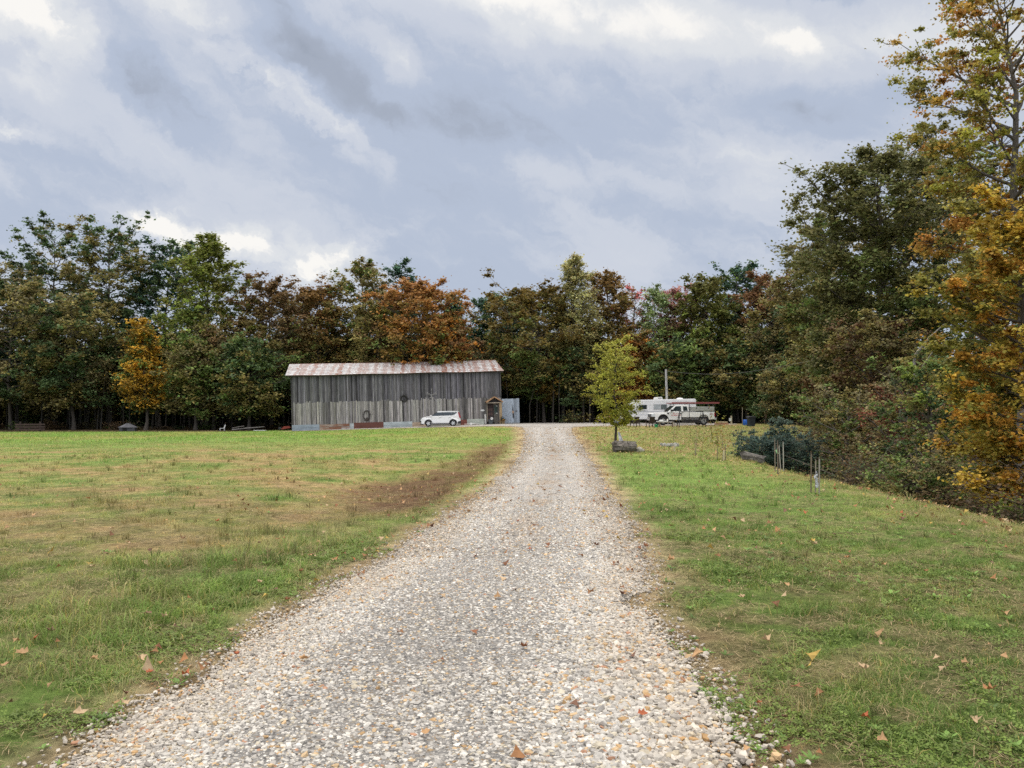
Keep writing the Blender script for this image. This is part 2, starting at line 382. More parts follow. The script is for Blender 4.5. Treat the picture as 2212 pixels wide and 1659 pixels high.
def gravel_material():
    m = bpy.data.materials.new('gravel_bed'); m.use_nodes = True; t = m.node_tree; b = t.nodes['Principled BSDF']; L = t.links.new
    b.inputs['Roughness'].default_value = .9; b.inputs['Specular IOR Level'].default_value = .2
    tc = node(t, 'ShaderNodeTexCoord'); vo = node(t, 'ShaderNodeTexVoronoi'); vo.inputs['Scale'].default_value = 52; L(tc.outputs['Object'], vo.inputs['Vector'])
    sp = node(t, 'ShaderNodeSeparateColor'); L(vo.outputs['Color'], sp.inputs[0])
    cr = node(t, 'ShaderNodeValToRGB'); e = cr.color_ramp
    st = [(0, (.22, .215, .21)), (.2, (.40, .39, .375)), (.5, (.52, .505, .48)), (.76, (.62, .60, .57)), (.87, (.50, .39, .26)), (.93, (.58, .54, .48)), (1, (.70, .68, .65))]
    while len(e.elements) < len(st): e.elements.new(.5)
    for q, (p, c) in zip(e.elements, st): q.position = p; q.color = (*c, 1)
    L(sp.outputs[0], cr.inputs[0])
    n = node(t, 'ShaderNodeTexNoise'); n.inputs['Scale'].default_value = .9; n.inputs['Detail'].default_value = 8; n.inputs['Roughness'].default_value = .7; L(tc.outputs['Object'], n.inputs['Vector'])
    a = node(t, 'ShaderNodeAttribute'); a.attribute_name = 'col'
    mx = node(t, 'ShaderNodeMix', data_type='RGBA', blend_type='MULTIPLY'); mx.inputs[0].default_value = 1; L(cr.outputs[0], mx.inputs[6]); L(a.outputs['Color'], mx.inputs[7])
    mr = node(t, 'ShaderNodeMapRange'); L(n.outputs['Fac'], mr.inputs[0]); mr.inputs[1].default_value = .3; mr.inputs[2].default_value = .7; mr.inputs[3].default_value = .84; mr.inputs[4].default_value = 1.12
    sc = node(t, 'ShaderNodeVectorMath', operation='SCALE'); L(mx.outputs[2], sc.inputs[0]); L(mr.outputs[0], sc.inputs['Scale']); L(sc.outputs[0], b.inputs['Base Color'])
    bp = node(t, 'ShaderNodeBump'); bp.inputs['Strength'].default_value = .8; bp.inputs['Distance'].default_value = .02; bp.invert = True
    L(vo.outputs['Distance'], bp.inputs['Height']); L(bp.outputs[0], b.inputs['Normal']); return m
GRAV = gravel_material()
def gcol(x, y):
    n = fbm(x * 1.3, y * .9, 31, 4); d = dirt_d(x, y)
    mid = (np.interp(y, ROAD_Y, ROAD_L) + np.interp(y, ROAD_RY, ROAD_R)) / 2
    c = lerp3((.80, .785, .77), (.93, .92, .905), n)
    edge = sst(.55 + .006 * y, 0, d + .7 * (n - .5)); c = lerp3(c, (.80, .71, .60), edge * .5)
    trk = np.exp(-((np.abs(x - mid) - .72) / .32) ** 2) * sst(5, 9, y); c = c * (1 + .11 * trk)[..., None]
    strip = np.exp(-((x - mid) / .3) ** 2) * sst(8, 14, y) * sst(75, 60, y) * sst(.42, .62, n); c = lerp3(c, (.72, .58, .45), strip * .55)
    return c * np.asarray((1.0, .99, .985))
# the drive: a sheet cut along its ragged edge
def drive_mesh():
    yy = np.concatenate([np.linspace(-3, 2.4, 20), np.geomspace(2.5, 84, 620)]); k = np.linspace(0, 1, 61)
    rough = lambda y, s: (.32 * (fbm(y * 1.1, y * 0 + s, 41 + s, 4) - .5) + .22 * (fbm(y * 5, y * 0 + s, 43 + s, 3) - .5)) * (1 + .012 * y)
    l = np.interp(yy, ROAD_Y, ROAD_L) + rough(yy, 1); r = np.interp(yy, ROAD_RY, ROAD_R) + rough(yy, 2)
    gx = l[:, None] * (1 - k) + r[:, None] * k; gy = np.repeat(yy[:, None], 61, 1)
    crown = np.minimum(.014, .06 * np.minimum(k, 1 - k)) * 1.0
    gz = hgt(gx, gy) + .008 + crown[None]
    V = np.stack([gx, gy, gz], -1).reshape(-1, 3); i = np.arange(len(yy) - 1)[:, None] * 61 + np.arange(60)[None]
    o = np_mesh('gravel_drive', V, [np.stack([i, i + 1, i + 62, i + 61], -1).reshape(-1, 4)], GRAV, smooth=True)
    a = o.data.attributes.new('col', 'FLOAT_COLOR', 'POINT'); c = np.ones((len(V), 4), np.float32); c[:, :3] = gcol(V[:, 0], V[:, 1]) * ((.50 + .38 * sst(7, 18, V[:, 1]))[:, None] * np.array((1.0, 1.0, 1.0))); a.data.foreach_set('color', c.ravel())  # near end darker: shade of the gaps between stones painted into the sheet
    return o
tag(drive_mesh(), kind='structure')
def yard_mesh():
    xx = np.linspace(-23.2, 24, 260); k = np.linspace(0, 1, 40)
    y0 = yard_front(xx) + 1.6 * (fbm(xx * .6, xx * 0, 51, 4) - .5); y1 = np.interp(xx, [-23.2, -1, 3, 24], [90, 93, 98, 98]); y1 = np.maximum(y1, y0 + .2)
    gy = y0[:, None] * (1 - k) + y1[:, None] * k; gx = np.repeat(xx[:, None], 40, 1); gz = hgt(gx, gy) + .032
    V = np.stack([gx, gy, gz], -1).reshape(-1, 3); i = np.arange(len(xx) - 1)[:, None] * 40 + np.arange(39)[None]
    o = np_mesh('gravel_yard', V, [np.stack([i, i + 40, i + 41, i + 1], -1).reshape(-1, 4)], GRAV, smooth=True)
    a = o.data.attributes.new('col', 'FLOAT_COLOR', 'POINT'); c = np.ones((len(V), 4), np.float32); c[:, :3] = gcol(V[:, 0], V[:, 1]) * .84; a.data.foreach_set('color', c.ravel())
    return o
tag(yard_mesh(), kind='structure')

# ------------------------------------------------------------------ loose stones on the drive
def stones():
    rng = np.random.default_rng(5)
    bm = bmesh.new(); bmesh.ops.create_icosphere(bm, subdivisions=1, radius=1)
    V0 = np.array([v.co[:] for v in bm.verts]); F0 = np.array([[v.index for v in f.verts] for f in bm.faces]); bm.free()
    bm = bmesh.new(); bmesh.ops.create_icosphere(bm, subdivisions=2, radius=1)
    V1 = np.array([v.co[:] for v in bm.verts]); F1 = np.array([[v.index for v in f.verts] for f in bm.faces]); bm.free()
    pal = .92 * np.array((1.02, 1.0, .96)) * np.array([(.47, .46, .445), (.57, .56, .535), (.67, .66, .635), (.42, .41, .395), (.29, .28, .27), (.50, .34, .18), (.60, .45, .28), (.46, .27, .18), (.56, .52, .43), (.73, .71, .67)])
    pp = np.array([.22, .24, .16, .12, .04, .035, .05, .015, .09, .03])
    allV = []; allF = []; allC = []; nb = 0
    V2 = np.array([(a, b, c) for c in (-.7, .7) for a, b in ((-.75, -.75), (.75, -.75), (.75, .75), (-.75, .75))]); F2 = np.array([(0, 1, 2), (0, 2, 3), (4, 5, 6), (4, 6, 7), (0, 1, 5), (0, 5, 4), (1, 2, 6), (1, 6, 5), (2, 3, 7), (2, 7, 6), (3, 0, 4), (3, 4, 7)])
    for (y0, y1, dens, smin, smax, V, Fc) in ((2.9, 5.2, 9500, .0060, .0118, V0, F0), (5.2, 9, 8200, .0056, .0106, V0, F0), (9, 15, 3800, .0065, .012, V2, F2), (15, 30, 1300, .007, .013, V2, F2), (30, 60, 110, .012, .022, V2, F2)):
        n = int((y1 - y0) * 4.6 * dens)
        y = rng.uniform(y0, y1, n); l = np.interp(y, ROAD_Y, ROAD_L); r = np.interp(y, ROAD_RY, ROAD_R); x = l - .35 + rng.uniform(0, 1, n) * (r - l + .7)
        d = road_d(x, y) + .35 * (fbm(x * 2, y * 2, 61, 3) - .5)
        k = rng.uniform(0, 1, n) < np.where(d > .05, 1, np.exp(-(.05 - d) * 11) * .7); k &= rng.uniform(0, 1, n) < np.where(y < 13, 1, np.exp(-(y - 13) / 8.0) if y0 < 30 else np.exp(-(y - 30) / 16.0)); x, y, d = x[k], y[k], d[k]; n = len(x)
        s = np.exp(rng.normal(math.log((smin + smax) * .45), .30, n)); s = np.clip(s, smin * .8, smax * 1.6)
        mid = (np.interp(y, ROAD_Y, ROAD_L) + np.interp(y, ROAD_RY, ROAD_R)) / 2
        big = sst(.25, 1.1, x - mid) * sst(9, 4, y); s *= 1 + .75 * big * rng.uniform(0, 1, n)
        sc = np.stack([s * rng.uniform(.8, 1.4, n), s * rng.uniform(.75, 1.15, n), s * rng.uniform(.5, .85, n)], -1)
        shp = rng.integers(0, 24, n); J = 1 + rng.normal(0, .17, (24, len(V), 1)); flat = np.sign(V) * np.abs(V) ** .75
        P = (flat[None] * J)[shp] * sc[:, None]
        a = rng.uniform(0, 6.283, n); b = rng.normal(0, .35, n); ca, sa, cb, sb = np.cos(a)[:, None], np.sin(a)[:, None], np.cos(b)[:, None], np.sin(b)[:, None]
        X1 = P[..., 0] * cb + P[..., 2] * sb; Z1 = -P[..., 0] * sb + P[..., 2] * cb; Y1 = P[..., 1]
        PX = X1 * ca - Y1 * sa; PY = X1 * sa + Y1 * ca
        z = hgt(x, y) + .018 + s * rng.uniform(.0, .75, n) - .006
        W = np.stack([PX + x[:, None], PY + y[:, None], Z1 + z[:, None]], -1)
        c = pal[rng.choice(len(pal), n, p=pp / pp.sum())] * rng.uniform(.82, 1.15, (n, 1)) * gcol(x, y)
        allV.append(W.reshape(-1, 3)); allF.append((Fc[None] + (np.arange(n) * len(V))[:, None, None] + nb).reshape(-1, 3)); allC.append(np.repeat(c, len(Fc), 0)); nb += n * len(V)
    o = np_mesh('gravel', np.concatenate(allV), [np.concatenate(allF)], mat('gravel_stone', attr='col', rough=.85, amt=.22, scale=60, spec=.25), cols=np.concatenate(allC))
    tag(o, 'loose pale grey and tan crushed stone covering the drive', 'gravel', kind='stuff')
stones()

# ------------------------------------------------------------------ grass, clover and leaf litter
def scatter(rng, d0, d1, dens):
    a = .5 * 1.30 * (d1 ** 2 - d0 ** 2); n = int(a * dens)
    y = np.sqrt(rng.uniform(d0 ** 2, d1 ** 2, n)); x = rng.uniform(-.65, .65, n) * y
    return x, y
def grass():
    rng = np.random.default_rng(8); Vs = []; Fs3 = []; Fs4 = []; C3 = []; C4 = []; nb = 0
    bands = [(2.7, 5.5, 5200, .0044, .042), (5.5, 9, 3000, .0056, .045), (9, 15, 1500, .008, .05), (15, 26, 620, .012, .052), (26, 45, 220, .022, .065), (45, 90, 60, .045, .08)]
    for d0, d1, dens, w, hh in bands:
        x, y = scatter(rng, d0, d1, dens)
        d = dirt_d(x, y) + .30 * (fbm(x * 1.7, y * 1.7, 71, 4) - .5); n2 = fbm(x * 1.1, y * 1.1, 72, 3)
        c, v, mud, dry = turf(x, y)
        p = np.where(d > 0, np.exp(-d * 14) * .25, 1.0) * (1 - .72 * v) * (1 - .8 * mud) * (1 - .35 * dry) * np.clip(2.6 * n2 - .75, .06, 1.4) * np.clip(-.95 + 3.7 * fbm(x * 4.5, y * 4.5, 77, 3), .04, 1.7)
        p *= (x < crest(y) + 1.5) * (y < np.where(x < -24, 90, 88))
        k = rng.uniform(0, 1, len(x)) < p; x, y, c, dry, v = x[k], y[k], c[k], dry[k], v[k]; n = len(x)
        off = np.interp(y, ROAD_Y, ROAD_L) - x
        tall = 1 + 1.6 * np.exp(-((off - 1.5) / .8) ** 2) * sst(13, 9, y) * sst(4, 6.5, y) * fbm(x * 1.2, y * 1.2, 75, 3) * 1.6 + .8 * sst(.62, .75, fbm(x * 2.2, y * 2.2, 76, 3))
        tall *= np.where(v > .25, .55, 1) * (1 - .35 * dry)
        h = hh * rng.uniform(.45, 1.5, n) * tall; ww = w * rng.uniform(.6, 1.3, n)
        az = rng.uniform(0, 6.283, n); ln = rng.uniform(.35, 1.6, n); dx, dy = np.cos(az), np.sin(az); sx, sy = -dy, dx
        z = hgt(x, y) - .004; B = np.stack([x, y, z], -1); S = np.stack([sx, sy, 0 * x], -1) * ww[:, None] * .5
        mid = B + np.stack([dx * h * ln * .35, dy * h * ln * .35, h * .62], -1); tip = B + np.stack([dx * h * ln, dy * h * ln, h * rng.uniform(.6, 1, n)], -1)
        cl_ = fbm(x * 6.5, y * 6.5, 74, 3); col = c * (.62 + 1.2 * cl_)[:, None] * rng.uniform(.72, 1.4, (n, 1)); h = h * (.6 + .9 * cl_); straw = rng.uniform(0, 1, n) < (.10 + .30 * dry + .12 * v + .3 * sst(.5, .65, fbm(x * .8, y * .8, 78, 3))); col[straw] = col[straw] * .35 + np.array((.46, .36, .19)) * .65
        yl = rng.uniform(0, 1, n) < .12; col[yl] = col[yl] * np.array((1.35, 1.15, .9))
        if d1 <= 9:
            V = np.stack([B - S, B + S, mid + S * .8, mid - S * .8, tip], 1).reshape(-1, 3); i = np.arange(n)[:, None] * 5 + nb
            Fs4.append(i + np.array([[0, 1, 2, 3]])); Fs3.append(i + np.array([[3, 2, 4]])); C4.append(col); C3.append(col); nb += n * 5
        else:
            V = np.stack([B - S, B + S, tip], 1).reshape(-1, 3); i = np.arange(n)[:, None] * 3 + nb; Fs3.append(i + np.array([[0, 1, 2]])); C3.append(col); nb += n * 3
        Vs.append(V)
    # dead straw lying flat in the thin places
    for d0, d1, dens, w in ((2.7, 6, 900, .0034), (6, 11, 500, .0048), (11, 18, 160, .008)):
        x, y = scatter(rng, d0, d1, dens); d = dirt_d(x, y); q = fbm(x * 4.5, y * 4.5, 77, 3); q2 = fbm(x * .9, y * .9, 73, 3)
        k = (d < -.06) & (x < crest(y)) & (rng.uniform(0, 1, len(x)) < sst(.60, .38, q) * sst(.34, .56, q2 + .12 * (x > 0) + .25 * np.exp(d / .25))); x, y = x[k], y[k]; n = len(x)
        a = rng.uniform(0, 6.283, n); ln = rng.uniform(.04, .13, n); dx, dy = np.cos(a), np.sin(a); z = hgt(x, y) + rng.uniform(.004, .022, n)
        B = np.stack([x, y, z], -1); S = np.stack([-dy, dx, 0 * x], -1) * w * .5; mid = B + np.stack([dx * ln * .5, dy * ln * .5, ln * rng.uniform(0, .16, n)], -1); tip = B + np.stack([dx * ln, dy * ln, rng.uniform(-.004, .015, n)], -1)
        V = np.stack([B - S, B + S, mid + S, mid - S, tip], 1).reshape(-1, 3); i = np.arange(n)[:, None] * 5 + nb
        col = np.array((.44, .34, .19)) * rng.uniform(.5, 1.25, (n, 1)); Fs4.append(i + np.array([[0, 1, 2, 3]])); Fs3.append(i + np.array([[3, 2, 4]])); C4.append(col); C3.append(col); nb += n * 5; Vs.append(V)
    # tufts: clumps of longer blades
    for d0, d1, dens, nb_, w, hh in ((2.7, 7, 9.0, 28, .0046, .085), (7, 14, 6, 22, .007, .10), (14, 30, 2.0, 16, .013, .12)):
        x, y = scatter(rng, d0, d1, dens); off = np.interp(y, ROAD_Y, ROAD_L) - x
        band = np.exp(-((off - 1.7) / 1.0) ** 2) * sst(14, 10, y) * sst(4.5, 6, y)
        k = (dirt_d(x, y) < -.25) & (x < crest(y) + 1) & (rng.uniform(0, 1, len(x)) < .25 + .75 * np.maximum(band, fbm(x * .9, y * .9, 79, 3) > .55)); x, y, band = x[k], y[k], band[k]
        c0, v, mud, dry = turf(x, y); tint = np.where(rng.uniform(0, 1, len(x)) < .30, 1, 0)[:, None]; c0 = c0 * (1 - .6 * tint) + np.array((.42, .34, .17)) * .6 * tint; c0 = c0 * rng.uniform(.7, 1.35, (len(x), 1))
        x, y, band = np.repeat(x, nb_), np.repeat(y, nb_), np.repeat(band, nb_); col = np.repeat(c0, nb_, 0); n = len(x)
        a = rng.uniform(0, 6.283, n); rr = .045 * np.abs(rng.normal(0, 1, n)) * (1 + .03 * d1); x = x + rr * np.cos(a); y = y + rr * np.sin(a)
        h = hh * rng.uniform(.5, 1.4, n) * (1 + .9 * band); ww = w * rng.uniform(.6, 1.3, n); ln = rng.uniform(.3, 1.2, n); dx, dy = np.cos(a), np.sin(a)
        B = np.stack([x, y, hgt(x, y) - .004], -1); S = np.stack([-dy, dx, 0 * x], -1) * ww[:, None] * .5
        mid = B + np.stack([dx * h * ln * .3, dy * h * ln * .3, h * .65], -1); tip = B + np.stack([dx * h * ln, dy * h * ln, h * rng.uniform(.55, 1, n)], -1)
        V = np.stack([B - S, B + S, mid + S * .8, mid - S * .8, tip], 1).reshape(-1, 3); i = np.arange(n)[:, None] * 5 + nb
        col = col * rng.uniform(.75, 1.35, (n, 1)); Fs4.append(i + np.array([[0, 1, 2, 3]])); Fs3.append(i + np.array([[3, 2, 4]])); C4.append(col); C3.append(col); nb += n * 5; Vs.append(V)
    o = np_mesh('grass', np.concatenate(Vs), [np.concatenate(Fs4), np.concatenate(Fs3)], mat('grass_blade', attr='col', rough=.7, amt=.1, spec=.2, trans=.35), cols=np.concatenate(C4 + C3))
    tag(o, 'short mown green and dry tan grass on both sides of the gravel drive', 'grass', kind='stuff')
grass()
def clover():
    rng = np.random.default_rng(18); Vs = []; C = []
    for d0, d1, dens, s in ((2.8, 6, 3000, .0125), (6, 11, 1000, .017)):
        x, y = scatter(rng, d0, d1, dens); d = dirt_d(x, y); n = fbm(x * 1.4, y * 1.4, 81, 4)
        near = np.exp(-((d + .55) / .55) ** 2)
        p = sst(.46, .62, n) * np.where(x < 0, near, .35 + .5 * near) * (d < -.08)
        k = rng.uniform(0, 1, len(x)) < p; x, y = x[k], y[k]; m = len(x); z = hgt(x, y) + rng.uniform(.008, .035, m)
        r = s * rng.uniform(.7, 1.4, m); a0 = rng.uniform(0, 6.28, m); tx, ty = rng.normal(0, .3, m), rng.normal(0, .3, m)
        col = np.array((.135, .19, .035)) * rng.uniform(.7, 1.5, (m, 1)) * np.array((1, 1, .9))
        for q in range(3):
            a = a0 + q * 2.094; P = []
            for (rr, da) in ((.12, 0), (.85, -.55), (1.25, -.22), (1.25, .22), (.85, .55)):
                px, py = r * rr * np.cos(a + da), r * rr * np.sin(a + da); P.append(np.stack([x + px, y + py, z + px * tx + py * ty], -1))
            Vs.append(np.stack(P, 1)); C.append(col)
    V = np.concatenate(Vs); n = len(V)
    o = np_mesh('clover', V.reshape(-1, 3), [np.arange(n * 5).reshape(n, 5)], mat('clover_leaf', attr='col', rough=.6, amt=.1, trans=.3), cols=np.concatenate(C))
    tag(o, 'low green clover growing in patches along the edges of the drive', 'clover', kind='stuff')
clover()
def weeds():
    """broad leaved rosettes in the turf"""
    rng = np.random.default_rng(19); Vs = []; C = []
    for d0, d1, dens in ((2.8, 6, 26), (6, 10, 12), (10, 18, 3.5)):
        x, y = scatter(rng, d0, d1, dens); d = dirt_d(x, y); n = fbm(x * 1.1, y * 1.1, 86, 3)
        k = (d < -.08) & (x < crest(y)) & (rng.uniform(0, 1, len(x)) < sst(.44, .60, n) * np.where(x > 0, 1, np.exp((d + .2) / 1.2) * 1.2)); x, y = x[k], y[k]; m = len(x); z = hgt(x, y)
        R0 = rng.uniform(.025, .062, m) * (1 + .03 * y); c0 = np.array((.14, .235, .045)) * rng.uniform(.6, 1.5, (m, 1)) * np.array((1, 1, 1))
        for q in range(11):
            a = q * 2.4 + rng.uniform(-.4, .4, m) + x * 40; L = R0 * rng.uniform(.6, 1.25, m); w = L * rng.uniform(.22, .36, m); e = rng.uniform(.1, .9, m); ca, sa = np.cos(a), np.sin(a); P = []
            for u, v in ((.08, 0), (.4, -1), (.75, -.8), (1.0, 0), (.75, .8), (.4, 1)):
                r_ = L * u * np.cos(e * .8); P.append(np.stack([x + ca * r_ - sa * w * v * .5, y + sa * r_ + ca * w * v * .5, z + .012 + L * np.sin(e) * u * (1.15 - .5 * u)], -1))
            Vs.append(np.stack(P, 1)); C.append(c0 * rng.uniform(.8, 1.2, (m, 1)))
    V = np.concatenate(Vs); n = len(V)
    o = np_mesh('weeds', V.reshape(-1, 3), [np.arange(n * 6).reshape(n, 6)], mat('weed_leaf', attr='col', rough=.55, amt=.12, trans=.3), cols=np.concatenate(C))
    tag(o, 'bright green broad leaved weeds growing low in the turf beside the drive', 'weeds', kind='stuff')
weeds()
LEAFC = np.array([(.30, .14, .055), (.22, .09, .04), (.42, .25, .12), (.48, .34, .20), (.36, .10, .04), (.45, .30, .07), (.16, .08, .05)])
def litter():
    rng = np.random.default_rng(28); Vs = []; C = []
    for d0, d1, dens in ((3, 8, 16), (8, 16, 18), (16, 30, 13), (30, 84, 9)):
        x, y = scatter(rng, d0, d1, dens); dd = road_d(x, y); rgt = x - np.interp(y, ROAD_RY, ROAD_R); off = -np.minimum(0, x - np.interp(y, ROAD_Y, ROAD_L))
        n = fbm(x * .5, y * .5, 91, 3); n2 = fbm(x * 1.5, y * 1.5, 92, 3)
        p = np.where(rgt > 0, .10 + .75 * np.maximum(sst(20, 38, y + rgt), sst(-2.6, -.4, x - crest(y))) * (.5 + n), .0)
        p = p + np.where(rgt > 0, .45 * np.exp(-rgt / .35) * sst(.4, .6, n2), 0)
        p = np.where(off > 0, .05 + .75 * np.exp(-off / .5) * sst(.35, .6, n2 + .1) + .45 * np.exp(-((x + 2.2) / 1.8) ** 2 - ((y - 19) / 4) ** 2), p)
        p = np.where(dd > 0, .06 + .22 * np.exp(-dd / .25) + .34 * sst(.52, .68, n2) * sst(8, 13, y), p)
        p *= (y < yard_front(x) + 2) * (x < crest(y) + 3) * np.where((x < -6) & (y > 24), .12, 1)
        k = rng.uniform(0, 1, len(x)) < p; x, y = x[k], y[k]; m = len(x)
        r = np.clip(rng.normal(.030, .010, m), .014, .05) * np.where(y > 30, 1.5, 1); a0 = rng.uniform(0, 6.28, m); tx, ty = rng.normal(0, .45, m), rng.normal(0, .45, m)
        z = hgt(x, y) + .035 + r * .25; P = []
        for rr, da in ((1.2, 0), (.72, .7), (1.0, 1.5), (.6, 2.3), (.9, 3.0), (.55, 3.8), (1.0, 4.6), (.7, 5.5)):
            px, py = r * rr * np.cos(a0 + da), r * rr * np.sin(a0 + da) * .8; P.append(np.stack([x + px, y + py, z + px * tx + py * ty + .4 * rr * r * np.cos(da * 2)], -1))
        Vs.append(np.stack(P, 1)); far = (y > 22)[:, None]
        c = LEAFC[rng.choice(len(LEAFC), m, p=[.24, .16, .2, .16, .05, .08, .11])] * rng.uniform(.7, 1.25, (m, 1))
        C.append(np.where(far, c * .5 + np.array((.40, .32, .16)) * .5, c))
    V = np.concatenate(Vs); n = len(V)
    o = np_mesh('leaf_litter', V.reshape(-1, 3), [np.arange(n * 8).reshape(n, 8)], mat('dry_leaf', attr='col', rough=.75, amt=.2, scale=30, trans=.15), cols=np.concatenate(C))
    tag(o, 'dry brown and tan autumn leaves strewn over the grass and drive', 'leaf litter', kind='stuff')
litter()
# ------------------------------------------------------------------ trees
BARK = mat('bark', attr='col', rough=.95, amt=.45, scale=5, stretch=(4, 4, .6), bump=.5, spec=.1)
LEAF = mat('tree_leaf', attr='col', rough=.6, amt=.12, scale=2, spec=.25, trans=.38)
def tubes(paths, n=5):
    """paths: list of (points (k,3), radii (k,)) -> V, F"""
    Vs = []; Fs = []; nb = 0; ang = np.arange(n) * 2 * np.pi / n
    for P, r in paths:
        P = np.asarray(P, float); d = np.gradient(P, axis=0); d /= np.linalg.norm(d, axis=1, keepdims=True) + 1e-9
        ref = np.where(np.abs(d[:, 2:3]) < .9, np.array([[0, 0, 1.]]), np.array([[1., 0, 0]]))
        a = np.cross(d, ref); a /= np.linalg.norm(a, axis=1, keepdims=True) + 1e-9; b = np.cross(a, d)
        V = P[:, None] + (a[:, None] * np.cos(ang)[None, :, None] + b[:, None] * np.sin(ang)[None, :, None]) * np.asarray(r)[:, None, None]
        i = np.arange(len(P) - 1)[:, None] * n + np.arange(n)[None]; j = np.arange(len(P) - 1)[:, None] * n + (np.arange(n)[None] + 1) % n
        Fs.append(np.stack([i, j, j + n, i + n], -1).reshape(-1, 4) + nb); Vs.append(V.reshape(-1, 3)); nb += len(P) * n
    return np.concatenate(Vs), np.concatenate(Fs)
SHAPES = {
    'quad': np.array([(0, -.5), (.36, 0), (0, .5), (-.36, 0)]),
    'oak': np.array([(0, -.5), (.14, -.2), (.34, -.18), (.18, .02), (.32, .22), (.1, .3), (0, .5), (-.1, .3), (-.32, .22), (-.18, .02), (-.34, -.18), (-.14, -.2)]),
    'maple': np.array([(0, -.42), (.18, -.34), (.42, -.24), (.34, -.02), (.5, .2), (.22, .24), (0, .55), (-.22, .24), (-.5, .2), (-.34, -.02), (-.42, -.24), (-.18, -.34)]),
}
def leaves(rng, C, size, shape='quad', flat=.7):
    n = len(C); S = SHAPES[shape]
    nrm = rng.normal(0, 1, (n, 3)) * (1 - flat * .5); nrm[:, 2] = np.abs(nrm[:, 2]) + flat; nrm /= np.linalg.norm(nrm, axis=1, keepdims=True)
    t = rng.normal(0, 1, (n, 3)); t -= nrm * (t * nrm).sum(1, keepdims=True); t /= np.linalg.norm(t, axis=1, keepdims=True); b = np.cross(nrm, t)
    s = size * rng.uniform(.6, 1.35, n)
    V = C[:, None] + (b[:, None] * S[None, :, 0:1] + t[:, None] * S[None, :, 1:2]) * s[:, None, None]
    V = V + nrm[:, None] * (-.35 * np.abs(S[None, :, 0:1])) * s[:, None, None]
    k = len(S); return V.reshape(-1, 3), np.arange(n * k).reshape(n, k)
PROF = {
    'round': lambda t: np.sqrt(np.clip(1 - (2 * t - .9) ** 2 / 1.25, 0, 1)),
    'oval': lambda t: np.sqrt(np.clip(1 - (2 * t - 1) ** 2, .02, 1)) ** .9,
    'cone': lambda t: np.clip(1.05 - t, .06, 1) ** .75 * np.clip(t * 6 + .45, 0, 1),
    'spread': lambda t: np.clip(.55 + .6 * t, 0, 1) * np.sqrt(np.clip(1 - max(0, (t - .62) / .42) ** 2, .03, 1)),
    'column': lambda t: np.clip(.75 + .5 * np.sin(t * 3.0), .3, 1) * np.clip(1.15 - t, .12, .5) * 2,
    'flame': lambda t: np.clip(1.1 - t, .05, 1) ** .9 * np.clip(.35 + t * 2.2, 0, 1),
}
